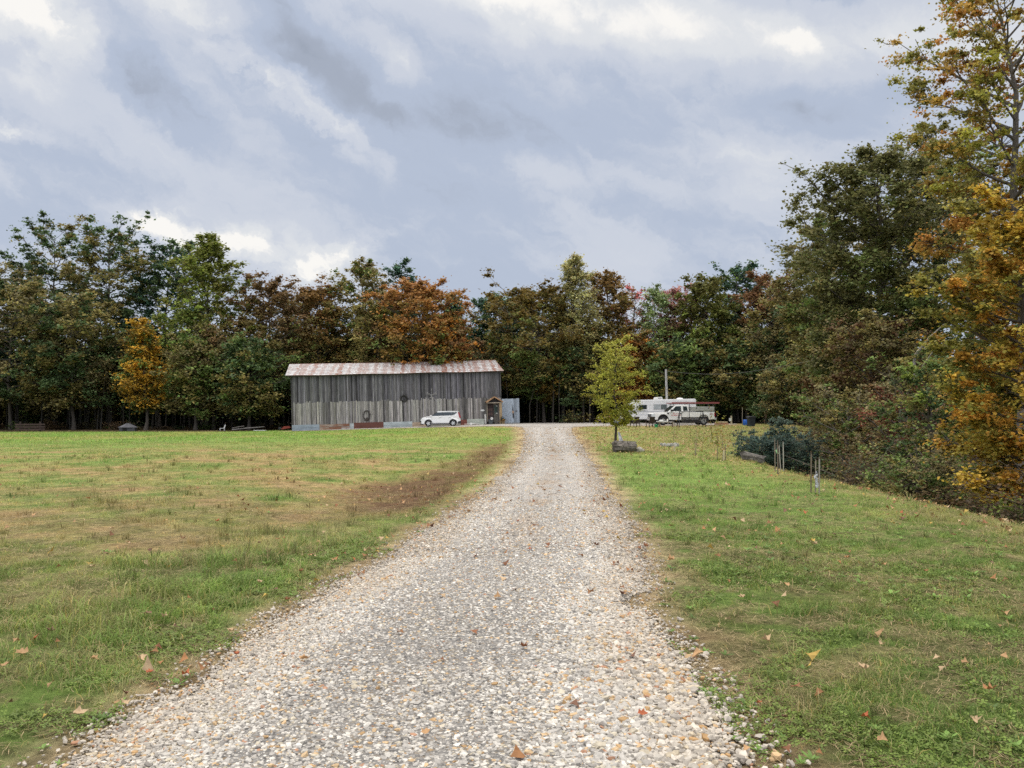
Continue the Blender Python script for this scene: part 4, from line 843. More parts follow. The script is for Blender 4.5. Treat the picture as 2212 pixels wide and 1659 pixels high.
    def slope(nm, sgn):
        mb = MB(); rows = 8; ncol = 150; x0, x1 = -oh, LEN + .35; wv = (x1 - x0) / ncol
        for j in range(rows):
            t0, t1 = j / rows, (j + 1) / rows + .012
            for i in range(ncol):
                xa = x0 + wv * i; u = (i + .5) / ncol; sh = .5 * wv * (j % 2)
                cx_ = xa + wv / 2 - .05 * j; rust = 0.0
                for q, (sc_, sw_, sa_) in enumerate(STREAKS):
                    if abs(cx_ - sc_) < sw_: rust = max(rust, sa_ * rng.uniform(.55, 1.0))
                rust = max(rust, .45 * rng.uniform(0, 1) ** 4)
                c = np.array((.47, .465, .47)) * rng.uniform(.82, 1.1) * (1 - rust) + np.array((.235, .095, .06)) * rust
                A = lambda x, t, dz: (x, ye + (yr - ye) * t if sgn > 0 else DEEP_B - (ye + (yr - ye) * t), ze + (zr - ze) * t + dz - .05 * math.sin(x * .42) ** 2 * (1 - t) - .06 * math.sin(math.pi * x / LEN) ** 2 * t)
                xl, xr = max(x0, xa + sh - .0), min(x1, xa + sh + wv)
                m = (xl + xr) / 2
                mb.add([A(xl, t0, .03), A(m, t0, .042), A(xr, t0, .03), A(xr, t1, .002), A(m, t1, .012), A(xl, t1, .002)], [(0, 1, 4, 5), (1, 2, 3, 4)], tuple(c))
                mb.add([A(xl, t0, .03), A(xr, t0, .03), A(xr, t0, .0), A(xl, t0, .0)], [(0, 1, 2, 3)], (.2, .12, .09))
            if j % 2:
                mb.add([A(x0, t0, .03), A(x0 + wv / 2, t0, .03), A(x0 + wv / 2, t1, .002), A(x0, t1, .002)], [(0, 1, 2, 3)], (.5, .49, .48))
        return mb.build(nm, mat('roof_sheet', attr='col', rough=.55, metal=.0, amt=.3, scale=2.5, stretch=(3, 1, 1), spec=.35), r)
    slope('roof', 1); slope('roof', -1)
    rc = MB()
    for k in range(12): xa, xb = -oh + (LEN + .9) * k / 12, -oh + (LEN + .9) * (k + 1) / 12; sg = lambda x: -.06 * math.sin(math.pi * x / LEN) ** 2; rc.bar((xa, yr, zr + .02 + sg(xa)), (xb, yr, zr + .02 + sg(xb)), .22, .05, (.30, .16, .11)); rc.build('ridge_cap', mat('ridge', attr='col', rough=.7), r)
    rf = MB(); rf.box((LEN / 2, -.06, ze - .07), (LEN + .6, .12, .10), (.08, .075, .07))
    for i in range(26): rf.box((.4 + i * (LEN - .8) / 25, -.2, ze - .045), (.06, .40, .07), (.10, .09, .08))
    rf.build('rafter_tails', mat('rafter', attr='col', rough=.9), r)
    # porch and door
    x0, x1 = bx(1051.5), bx(1083.0); dz = 2.42
    TIM = mat('porch_timber', attr='col', rough=.8, amt=.35, scale=5, stretch=(1, 1, .4))
    po = MB()
    po.box(((x0 + x1) / 2, -.70, dz - .04), (x1 - x0 + .16, .10, .10), (.36, .30, .23))
    po.box((x0 + .02, -.40, dz - .05), (.09, .62, .09), (.2, .15, .1)); po.box((x1 - .12, -.40, dz - .05), (.09, .62, .09), (.2, .15, .1))
    pr = po.build('porch', TIM, r)
    q = MB(); q.box((x1 - .14, -.66, dz / 2), (.27, .14, dz - .1), (.33, .235, .13)); q.build('porch_post', TIM, pr)
    q = MB(); q.box((x0 + .06, -.2, dz / 2), (.11, .10, dz - .1), (.20, .17, .13)); q.build('porch_post', TIM, pr)
    rf = MB(); xm = (x0 + x1) / 2; e = .14; hr = .58
    for s, a in ((-1, x0 - e), (1, x1 + e)):
        for j in range(7):
            t0, t1 = j / 7, (j + 1) / 7; y0, y1 = -.88, -.06
            P = lambda t, y, dz2: (a + (xm - a) * t, y, dz + .04 + hr * t + dz2)
            mbv = [P(t0, y0, .05), P(t1, y0, .035), P(t1, y1, .035), P(t0, y1, .05), P(t0, y0, 0), P(t1, y0, 0), P(t1, y1, 0), P(t0, y1, 0)]
            rf.add(mbv, [(0, 1, 2, 3), (7, 6, 5, 4), (0, 4, 5, 1), (1, 5, 6, 2), (2, 6, 7, 3), (3, 7, 4, 0)], tuple(np.array((.27, .17, .095)) * rng.uniform(.75, 1.25)))
        rf.bar((a + .03 * -s, -.90, dz + .02), (xm, -.90, dz + .02 + hr), .05, .11, (.36, .21, .11))
    rf.build('porch_roof', TIM, pr)
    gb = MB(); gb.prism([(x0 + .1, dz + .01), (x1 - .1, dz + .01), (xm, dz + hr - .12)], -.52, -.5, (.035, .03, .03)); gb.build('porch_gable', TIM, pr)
    DM = mat('door_paint', attr='col', rough=.7, amt=.4, scale=7)
    da, db = bx(1054), bx(1066); d = MB(); d.box(((da + db) / 2, -.03, 1.18), (db - da, .04, 2.32), (.035, .025, .024))
    for zz in (.55, 1.15, 1.62, 2.05):
        for k in range(2): d.box((da + (db - da) * (.28 + .44 * k), -.056, zz), ((db - da) * .34, .012, .32), tuple(np.array((.075, .045, .038)) * rng.uniform(.6, 1.5)))
    d.box(((da + db) / 2, -.06, .32), ((db - da) * .92, .02, .5), (.10, .115, .12)); door = d.build('door', DM, r)
    h = MB(); h.blob((db - .07, -.075, 1.05), (.025, .03, .025), rng, (.3, .26, .2), 2, 0, True); h.build('handle', DM, door)
    ga, gb_ = bx(1067), bx(1077); g = MB(); g.box(((ga + gb_) / 2, -.03, .55), (gb_ - ga, .04, 1.1), (.11, .10, .085)); g.box(((ga + gb_) / 2, -.03, 2.26), (gb_ - ga, .04, .2), (.15, .13, .11))
    for xx in (ga + .04, gb_ - .04): g.box((xx, -.032, 1.63), (.08, .045, 1.06), (.10, .085, .07))
    sl_ = g.build('side_panel', DM, r)
    w = MB(); w.box(((ga + gb_) / 2, -.022, 1.63), (gb_ - ga - .16, .015, 1.04), (.05, .075, .065)); w.build('window_pane', mat('old_glass', attr='col', rough=.1, amt=.3, spec=.6), sl_)
    for zz in (2.02, 1.22): w = MB(); w.box(((ga + gb_) / 2 + .08, -.05, zz), (.2, .01, .1), (.5, .5, .46)); w.build('notice', DM, sl_)
    st = MB(); st.box(((x0 + x1) / 2, -.45, .03), (x1 - x0, .75, .06), (.12, .11, .10)); st.build('door_step', DM, r)
    return r
build_barn()
def wall_thing(name, label, cat, px, py, y=-.09): 
    x, z = bpos(px, py); t = thing(name, label, cat, bw(x, y, z), rot=BROT); return t
rng_ = np.random.default_rng(4)
DARKV = mat('dried_vine', attr='col', rough=.95, amt=.4, scale=20)
def ring(nm, label, px, py, rx, rz_, thick, col, extra=0):
    t = wall_thing(nm, label, 'wreath', px, py)
    mb = MB()
    for k in range(3):
        mb.tube([((rx + rng_.normal(0, .02)) * math.cos(a), -.03 * k + rng_.normal(0, .012), (rz_ + rng_.normal(0, .03)) * math.sin(a)) for a in np.linspace(0, 2 * math.pi, 26)], thick, 6, col, cap=False)
    for k in range(extra):
        a = rng_.uniform(0, 6.28); p = Vector((rx * math.cos(a), -.03, rz_ * math.sin(a))); mb.tube([p, p + Vector((rng_.normal(0, .15), -.06, rng_.normal(0, .15)))], .012, 4, col)
    mb.build('vine_ring', DARKV, t); return t
t = ring('wreath', 'round dark twig wreath high at the middle of the barn wall', 874.6, 860.5, .34, .30, .05, (.04, .038, .035), 60)
t = ring('wreath', 'tall oval dark twig wreath low on the left half of the barn wall', 793, 897, .31, .52, .045, (.055, .048, .042), 16)
m = MB(); m.blob((.02, -.05, -.46), (.24, .06, .2), rng_, (.05, .042, .036), 2, .25); m.build('dried_bouquet', DARKV, t)
t = wall_thing('metal_rod', 'thin dark vertical rod on the barn wall below the round wreath', 'rod', 873, 893); m = MB(); m.tube([(0, 0, .8), (.015, 0, 0), (0, 0, -.82)], .035, 6, (.03, .03, .03)); m.build('rod', DARKV, t)
t = wall_thing('wall_art', 'tree shaped decoration of pale branches on the upper barn wall', 'decoration', 934, 853, -.06)
m = MB()
for a, b in (((0, -.45), (0, .75)), ((-.0, -.05), (-.55, .28)), ((0, -.02), (.6, .3)), ((0, -.05), (-.62, .02)), ((0, -.05), (.62, -.02)), ((0, -.15), (-.42, -.55)), ((0, -.15), (.4, -.58)), ((0, -.15), (-.2, -.6)), ((.0, -.1), (.2, -.62)), ((-.3, .13), (-.62, .12)), ((.3, .14), (.62, .1))):
    m.tube([(a[0], 0, a[1]), ((a[0] + b[0]) / 2 + .02, -.03, (a[1] + b[1]) / 2 + .03), (b[0], 0, b[1])], .022, 5, (.33, .32, .31))
m.build('branches', mat('pale_branch', attr='col', rough=.9), t)
t = wall_thing('oval_sign', 'small white oval plaque on the barn wall left of the porch', 'sign', 1043, 886.7); m = MB(); m.lathe((0, 0, 0), [(.0, .03), (.2, .03), (.24, .015), (.24, 0), (.0, 0)], 20, (.62, .62, .6), 'y'); o = m.build('plaque', mat('white_enamel', attr='col', rough=.4, amt=.15), t, shape=lambda x, y, z: (x, -y, z * .45))
t = wall_thing('totem_sign', 'tall narrow weathered white sign standing left of the porch', 'sign', 1048.4, 905, -.2); m = MB(); m.box((0, 0, 0), (.2, .03, 1.08), (.34, .33, .31)); m.build('board', mat('white_board', attr='col', rough=.85, amt=.8, scale=9), t)
m = MB()
for k, s in enumerate((.16, .12, .17, .1, .15, .13)): m.box((rng_.normal(0, .015), -.019, -.43 + k * .17), (s, .008, .1), (.66, .65, .62), Matrix.Rotation(rng_.normal(0, .3), 3, 'Y'))
m.build('white_marks', mat('white_enamel'), t)
t = wall_thing('round_plate', 'round white plate hanging on the dark barn door', 'plate', 1062.3, 904.3, -.12); m = MB(); m.lathe((0, 0, 0), [(0, .02), (.1, .02), (.155, .035), (.155, .02), (.1, 0), (0, 0)], 20, (.75, .74, .71), 'y'); m.build('plate', mat('white_enamel'), t, shape=lambda x, y, z: (x, -y, z))
POT = mat('planter', attr='col', rough=.6, amt=.25)
def planter(px, label, w, h, col, y=-1.0, plant=None):
    x = bx(px); t = thing('planter', label, 'planter', bw(x, y, .0), rot=BROT); t.location.z = H(t.location.x, t.location.y) + .04
    m = MB(); m.lathe((0, 0, 0), [(w * .38, 0), (w * .5, h * .92), (w * .54, h * .92), (w * .54, h), (w * .46, h), (w * .44, h * .8)], 14, col); m.build('pot', POT, t)
    if plant:
        Cn = rng_.normal(0, 1, (160, 3)) * np.array((w * .3, w * .3, h * .22)) + np.array((0, 0, h * 1.15)); V, Fq = leaves(rng_, Cn, .09); np_mesh('foliage', V, [Fq], LEAF, t, np.asarray(plant) * rng_.uniform(.5, 1.4, (160, 1)))
    return t
planter(1051.5, 'small black planter at the left foot of the porch door', .3, .3, (.02, .02, .02), -.8)
planter(1063.5, 'small black planter right before the barn door', .26, .24, (.02, .02, .02), -.95)
planter(1088.5, 'tan pot of yellow orange flowers right of the porch post', .42, .34, (.30, .22, .12), -.9, (.62, .30, .02))
planter(1094.6, 'large black pot with dark plant before the grey metal fence', .5, .52, (.03, .045, .04), -.8, (.03, .045, .03))
# metal fence right of the barn
def fence():
    x0, x1 = bx(1084.6) + .06, LEN + 2.02; t = thing('metal_fence', 'tall bluish grey corrugated metal fence at the right end of the barn', 'fence', bw(x0, -.05, 0), rot=BROT)
    m = MB(); W = x1 - x0; rng = np.random.default_rng(9); n = 56
    for k in range(6):
        a, b = W * k / 6, W * (k + 1) / 6; c = np.array((.30, .345, .40)) * rng.uniform(.72, 1.22); top = 2.78 + rng.normal(0, .02); V = []; Fc = []
        for i in range(11): xx = a + (b - a) * i / 10; yy = -.018 * (i % 2) - .012 * (k % 2); V += [(xx, yy, .02), (xx, yy, top), (xx, yy + .006, .02), (xx, yy + .006, top)]
        for i in range(10): Fc += [(4 * i, 4 * i + 4, 4 * i + 5, 4 * i + 1), (4 * i + 3, 4 * i + 7, 4 * i + 6, 4 * i + 2), (4 * i + 1, 4 * i + 5, 4 * i + 7, 4 * i + 3)]
        m.add(V, Fc, tuple(c))
    m.build('panel', mat('galvanised', attr='col', rough=.55, metal=.0, amt=.3, scale=2.2, stretch=(5, 1, .5), spec=.4), t)
    for xx in (.05, W - .04):
        p = MB(); p.box((xx, .06, 1.4), (.09, .09, 2.8), (.12, .08, .06)); p.build('post', TIMB, t)
    p = MB(); p.box((W / 2, .055, 2.55), (W, .05, .09), (.10, .08, .06)); p.build('rail', TIMB, t); p = MB(); p.box((W / 2, -.03, .07), (W, .03, .12), (.22, .23, .24)); p.build('rail', TIMB, t)
TIMB = mat('old_timber', attr='col', rough=.9, amt=.4, scale=4, stretch=(1, 1, .4))
fence()
x = bx(1084.6) + .06
t = thing('wall_hanging', 'dark and tan hanging with a pointed top on the grey metal fence', 'decoration', bw(x + 1.42 * .82, -.12, 1.15), rot=BROT)
m = MB(); m.tube([(0, 0, 1.05), (.03, 0, .6), (.05, 0, .3)], [.006, .03, .07], 6, (.03, .03, .03)); m.blob((.05, 0, .15), (.09, .05, .22), rng_, (.34, .22, .14), 2, .2); m.blob((.08, -.01, -.25), (.07, .04, .3), rng_, (.025, .025, .028), 2, .2); m.build('hanging', POT, t)
t = thing('oval_sign', 'small dark oval plaque high on the grey metal fence', 'sign', bw(x + 1.58, -.1, 1.42), rot=BROT); m = MB(); m.lathe((0, 0, 0), [(.0, .02), (.12, .02), (.13, .0), (0, 0)], 16, (.10, .10, .115), 'y'); m.build('plaque', POT, t, shape=lambda x, y, z: (x, -y, z * .45))
# rubble and rocks along the foot of the barn
STONE = mat('field_stone', attr='col', rough=.9, amt=.4, scale=6, bump=.4)
for k, (px, w, h, c, lb) in enumerate(((1004, .3, .16, (.40, .28, .24), 'pinkish rubble stone behind the white car'), (1009, .36, .18, (.46, .42, .37), 'tan rubble stone right of the pinkish one'), (1015.5, .34, .24, (.62, .62, .60), 'white rock leaning on the pale concrete panel'), (1022, .5, .2, (.52, .5, .46), 'broad pale rock between white rock and grey slab'), (1029, .45, .13, (.42, .40, .37), 'flat grey slab of stone at the barn foot left of the porch'))):
    m = MB(); m.blob((0, 0, h * .35), (w * .5, w * .4, h * .6), rng_, c, 2, .16); o = m.build('rock', STONE); pp = bw(bx(px), -.55, 0); o.location = (pp.x, pp.y, H(pp.x, pp.y) + .04); tag(o, lb, 'rock', 'rubble stones along the barn foot')

# things along the edge of the wood left of the barn
def ground_thing(name, label, cat, px, d, rz=0, group=None, **k):
    xx = X(px, d); return thing(name, label, cat, (xx, d, H(xx, d)), rz, group)
t = ground_thing('rail_fence', 'dark brown wooden rail fence section at the far left wood edge', 'fence', 67, 88)
for xx in (-1.1, 1.0): m = MB(); m.box((xx, 0, .52), (.14, .14, 1.05), (.05, .035, .028)); m.build('post', TIMB, t)
for zz in (.22, .48, .74): m = MB(); m.bar((-1.6, -.09, zz - .01), (1.55, -.09, zz + .01), .05, .17, (.055, .035, .028)); m.build('rail', TIMB, t)
t = ground_thing('dog_house', 'low dark grey hut with pitched roof at the wood edge', 'hut', 277, 88, .25)
m = MB(); m.box((0, 0, .22), (1.5, 1.2, .44), (.055, .055, .06)); b_ = m.build('wall', TIMB, t)
m = MB()
for k in range(6):
    a0, a1 = math.pi / 3 * k, math.pi / 3 * (k + 1); m.add([(1.0 * math.cos(a0), .8 * math.sin(a0), .42), (1.0 * math.cos(a1), .8 * math.sin(a1), .42), (.2 * math.cos(a1), .2 * math.sin(a1), .82), (.2 * math.cos(a0), .2 * math.sin(a0), .82)], [(0, 1, 2, 3)], tuple(np.array((.085, .085, .095)) * rng_.uniform(.6, 1.3)))
m.lathe((0, 0, 0), [(.24, .8), (.24, .84), (.0, .88)], 6, (.10, .10, .11), smooth=False); m.build('roof', TIMB, t)
m = MB(); m.box((-.2, -.61, .2), (.4, .03, .34), (.012, .012, .012)); m.build('door', TIMB, t)
t = ground_thing('plastic_chair', 'low white plastic lounge chair at the wood edge', 'chair', 480, 90, .5)
PLA = mat('white_plastic', (.6, .6, .58), rough=.5, amt=.08)
m = MB(); m.box((0, 0, .26), (.5, .5, .04)); m.build('seat', PLA, t); m = MB(); m.box((.27, 0, .45), (.04, .5, .42), rot=Matrix.Rotation(.3, 3, 'Y')); m.build('backrest', PLA, t)
for a in (-.22, .22):
    for b in (-.22, .22): m = MB(); m.bar((a, b, 0), (a, b, .26), .04); m.build('leg', PLA, t)
for k, (px, ln, rz, lb) in enumerate(((522, 2.0, .3, 'upper grey pole lying on the brush pile left of the barn'), (545, 2.6, .12, 'longest grey pole lying slanted on the brush pile left of the barn'), (515, 1.6, -.4, 'dark crossed pole at the bottom of the brush pile left of the barn'))):
    m = MB(); m.tube([(-ln / 2, 0, .10 + .08 * k), (0, .05, .2 + .1 * k), (ln / 2, 0, .34 + .08 * k)], [.07, .08, .05], 7, (.16 - .03 * k, .15 - .03 * k, .14 - .03 * k)); o = m.build('wooden_pole', TIMB); xx = X(px, 90); o.location = (xx, 90, H(xx, 90)); o.rotation_euler = (0, 0, rz); tag(o, lb, 'pole', 'poles on the brush pile')
t = ground_thing('metal_sheet', 'flat white board lying in the grass left of the barn', 'board', 562, 88.5); m = MB(); m.box((0, 0, .06), (1.25, .7, .05), (.6, .62, .64)); m.build('board', PLA, t)
t = ground_thing('wheelbarrow', 'upturned faded red wheelbarrow at the left corner of the barn', 'wheelbarrow', 618, 90.5, .2)
RED = mat('faded_red', (.28, .05, .035), rough=.6, amt=.3)
m = MB(); m.prism([(-.5, .12), (.5, .3), (.36, .5), (-.25, .44)], -.3, .3); m.build('tray', RED, t); m = MB(); m.lathe((-.62, 0, .2), [(.05, -.04), (.2, -.04), (.2, .04), (.05, .04)], 14, (.02, .02, .02), 'y'); m.build('wheel', POT, t)
for s in (-.22, .22): m = MB(); m.bar((-.6, s * .3, .2), (.8, s, .42), .04, col=(.2, .13, .07)); m.build('handle', TIMB, t)
# ------------------------------------------------------------------ vehicles (x forward, y left, z up)
WHITE = mat('white_car_paint', (.74, .745, .75), rough=.28, amt=.03, spec=.5, coat=.6)
OLDWHITE = mat('white_truck_paint', (.68, .675, .66), rough=.4, amt=.08, scale=2, spec=.5, coat=.3)
BLACK = mat('black_trim', (.022, .022, .024), rough=.55, amt=.15)
RUBBER = mat('rubber', (.018, .018, .019), rough=.85, amt=.2)
GLASS = mat('car_glass', (.022, .03, .032), rough=.06, amt=.1, spec=.8)
ALLOY = mat('alloy', (.62, .63, .64), rough=.35, metal=.6, amt=.1)
STEEL = mat('dull_steel', (.42, .42, .41), rough=.45, metal=.5, amt=.15)
CHROME = mat('chrome', (.75, .75, .76), rough=.2, metal=.9, amt=.05)
LAMP = mat('lamp_lens', (.55, .58, .6), rough=.1, amt=.05, spec=.8)
REDL = mat('tail_lens', (.30, .012, .02), rough=.15, amt=.05, spec=.7)
AMBER = mat('amber_lens', (.5, .2, .03), rough=.2)
def arch_poly(pts_top, wheels, zb, r):
    """side outline: top points front to rear, then the sill back to the front with wheel arches"""
    P = list(pts_top)
    for wx in sorted(wheels):
        P.append((wx - r, zb))
        for k in range(1, 12): a = math.pi - math.pi * k / 12; P.append((wx + r * math.cos(a), max(zb, .34 + r * math.sin(a)) if r * math.sin(a) + .34 > zb else zb))
        P.append((wx + r, zb))
    return P
def wheel(parent, x, y, r, w, s, spokes=5, rim=None, rk=.66):
    o = bpy.data.objects.new('wheel', None); COL.objects.link(o); o.parent = parent; o.location = (x, y, r)
    m = MB(); m.lathe((0, 0, 0), [(r * .6, -w / 2), (r * .9, -w / 2), (r, -w * .32), (r, w * .32), (r * .9, w / 2), (r * .6, w / 2)], 26, axis='y', cap=False); m.build('tyre', RUBBER, o)
    m = MB(); yo = s * w * .42
    m.lathe((0, 0, 0), [(r * rk, -w * .4), (r * rk, w * .4)], 24, axis='y', cap=False)
    for k in range(spokes):
        a = 2 * math.pi * k / spokes; m.bar((0, yo, 0), (r * rk * math.cos(a), yo, r * rk * math.sin(a)), .03, r * .27)
    m.lathe((0, yo, 0), [(r * .18, -.02), (r * .18, .02)], 12, axis='y'); m.tube([(r * rk * math.cos(a), yo, r * rk * math.sin(a)) for a in np.linspace(0, 6.2832, 25)], .02, 6, cap=False)
    m.build('rim', rim or ALLOY, o)
    m = MB(); m.lathe((0, s * w * .2, 0), [(.0, -.01), (r * rk * .97, -.01), (r * rk * .97, .01), (0, .01)], 20, axis='y'); m.build('brake_disc', mat('dark_alloy', (.16, .16, .165), rough=.5, metal=.3), o)
    return o
def panel(name, poly, y, t, m, parent, s=1, shape=None):
    """flat panel of thickness t set on a car side"""
    b = MB(); b.prism(poly, s * y, s * (y + t)); return b.build(name, m, parent, shape=shape)
def hatchback():
    px, d = 952.0, 87.4; xx = X(px, d); a = math.atan2(ux.y, ux.x)
    t = thing('parked_car', 'small boxy white hatchback parked along the barn wall', 'car', (xx, d, H(xx, d) + .03), rot=(0, .012, math.pi + a * .6))
    def shp(x, y, z):
        k = 1 - .16 * max(0, (abs(x) - 1.35) / .8) ** 2; k *= 1 - .05 * max(0, (.55 - z) / .4) ** 2
        return (x, y * k, z)
    hw = .89
    top = [(2.06, .24), (2.11, .42), (2.10, .66), (2.04, .80), (1.88, .93), (1.45, 1.02), (1.06, 1.07), (.3, 1.10), (-.9, 1.12), (-1.6, 1.16), (-1.98, 1.12), (-2.05, .85), (-2.08, .62), (-2.04, .30)]
    body = MB(); P = arch_poly(top, (1.29, -1.28), .24, .37); n = len(P)
    body.prism(P, -hw, hw); body.build('body', WHITE, t, bevel=.05, seg=3, shape=shp)
    li = MB(); li.box((0, 0, .42), (3.7, 1.55, .34)); li.build('underbody', BLACK, t)
    # greenhouse with tumblehome
    g = [(1.08, 1.05), (.42, 1.50), (.30, 1.545), (-1.72, 1.545), (-1.86, 1.46), (-2.0, 1.10)]
    def tum(x, y, z): return shp(x, y * (1 - .26 * max(0, z - 1.05)), z)
    b = MB(); b.prism(g, -.86, .86); b.build('cabin', WHITE, t, bevel=.03, shape=tum)
    rf = MB(); rf.prism([(.40, 1.535), (.22, 1.585), (-1.0, 1.605), (-1.85, 1.58), (-1.93, 1.535)], -.74, .74); rf.build('roof', WHITE, t, bevel=.02)
    for s in (1, -1):
        for nm, poly in (('window', [(.86, 1.10), (.36, 1.47), (-.20, 1.48), (-.20, 1.115)]), ('window', [(-.25, 1.115), (-.25, 1.48), (-1.10, 1.48), (-1.10, 1.135)]), ('window', [(-1.12, 1.135), (-1.12, 1.48), (-1.72, 1.47), (-1.48, 1.28)])):
            panel(nm, poly, .863, .004, GLASS, t, s, tum)
        for pl in ([(1.0, 1.09), (.42, 1.51), (.34, 1.48), (.86, 1.10)], [(-.20, 1.11), (-.20, 1.49), (-.26, 1.49), (-.26, 1.11)]): panel('pillar', pl, .862, .004, BLACK, t, s, tum)
        for x0, x1 in ((.98, -.17), (-.19, -1.16)):
            d_ = panel('door', [(x0, .34), (x0, 1.05 - .0 * x0), (x1, 1.07), (x1 + (0 if x1 > -1 else .22), .34)] if x1 > -1 else [(x0, .34), (x0, 1.06), (-1.05, 1.08), (-.86, .62), (-.86, .34)], hw - .012, .018, WHITE, t, s, shp)
            hx = x1 + .22 if x1 > -1 else -.92; h = MB(); h.box((hx, s * (hw + .02), .93), (.20, .03, .035)); h.build('handle', CHROME, d_)
        panel('sill', [(.9, .22), (.9, .33), (-.9, .33), (-.9, .22)], hw - .01, .03, BLACK, t, s, shp)
        for wx in (1.29, -1.28):
            am = MB(); V = []
            for k in range(15): a_ = math.pi * k / 14; V += [(wx + .365 * math.cos(a_), s * (hw - .03), .34 + .365 * math.sin(a_)), (wx + .42 * math.cos(a_), s * (hw - .03), .34 + .42 * math.sin(a_)), (wx + .365 * math.cos(a_), s * (hw + .018), .34 + .365 * math.sin(a_)), (wx + .42 * math.cos(a_), s * (hw + .018), .34 + .42 * math.sin(a_))]
            Fc = []
            for k in range(14): q = 4 * k; Fc += [(q + 2, q + 6, q + 7, q + 3), (q + 1, q + 3, q + 7, q + 5), (q, q + 4, q + 6, q + 2)]
            am.add(V, Fc); am.build('wheel_arch', BLACK, t, shape=shp)
            wheel(t, wx, s * .76, .335, .22, s)
        m = MB(); m.blob((1.02, s * 1.0, 1.12), (.09, .11, .07), rng_, sub=2, rough=0, smooth=True); m.bar((1.0, s * .84, 1.08), (1.02, s * .95, 1.11), .05); m.build('mirror', WHITE, t)
        m = MB(); m.prism([(2.06, .80), (1.80, .93), (1.72, .90), (2.02, .74)], s * .50, s * .80); m.build('headlight', LAMP, t)
        m = MB(); m.prism([(2.125, .42), (2.125, .62), (2.03, .62), (2.03, .42)], s * .60, s * .80); m.build('fog_light', BLACK, t)
        m = MB(); m.prism([(-1.93, 1.42), (-1.86, 1.46), (-1.80, 1.46), (-1.88, 1.16), (-1.93, .92), (-2.06, .84), (-2.07, 1.02)], s * .66, s * .848); m.build('taillight', REDL, t)
    ws = MB(); ws.add([(1.075, -.78, 1.085), (1.075, .78, 1.085), (.46, .70, 1.495), (.46, -.70, 1.495), (1.06, -.78, 1.07), (1.06, .78, 1.07), (.44, .70, 1.48), (.44, -.70, 1.48)], [(0, 1, 2, 3), (7, 6, 5, 4), (0, 4, 5, 1), (1, 5, 6, 2), (2, 6, 7, 3), (3, 7, 4, 0)]); ws.build('windscreen', GLASS, t)
    rw = MB(); rw.add([(-1.885, -.6, 1.46), (-1.885, .6, 1.46), (-2.02, .66, 1.14), (-2.02, -.66, 1.14)], [(0, 1, 2, 3)]); rw.build('rear_window', GLASS, t)
    gr = MB(); gr.box((2.085, 0, .50), (.06, 1.15, .22)); gr.box((2.06, 0, .28), (.08, 1.5, .10)); gr.build('grille', BLACK, t)
    rb = MB(); rb.prism([(-1.72, .30), (-2.09, .30), (-2.12, .44), (-2.10, .56), (-1.72, .50)], -.84, .84); rb.build('rear_bumper', BLACK, t, bevel=.03)
    fb = MB(); fb.prism([(1.72, .22), (2.12, .22), (2.14, .32), (1.70, .33)], -.80, .80); fb.build('front_bumper', BLACK, t, bevel=.02)
    return t
hatchback()
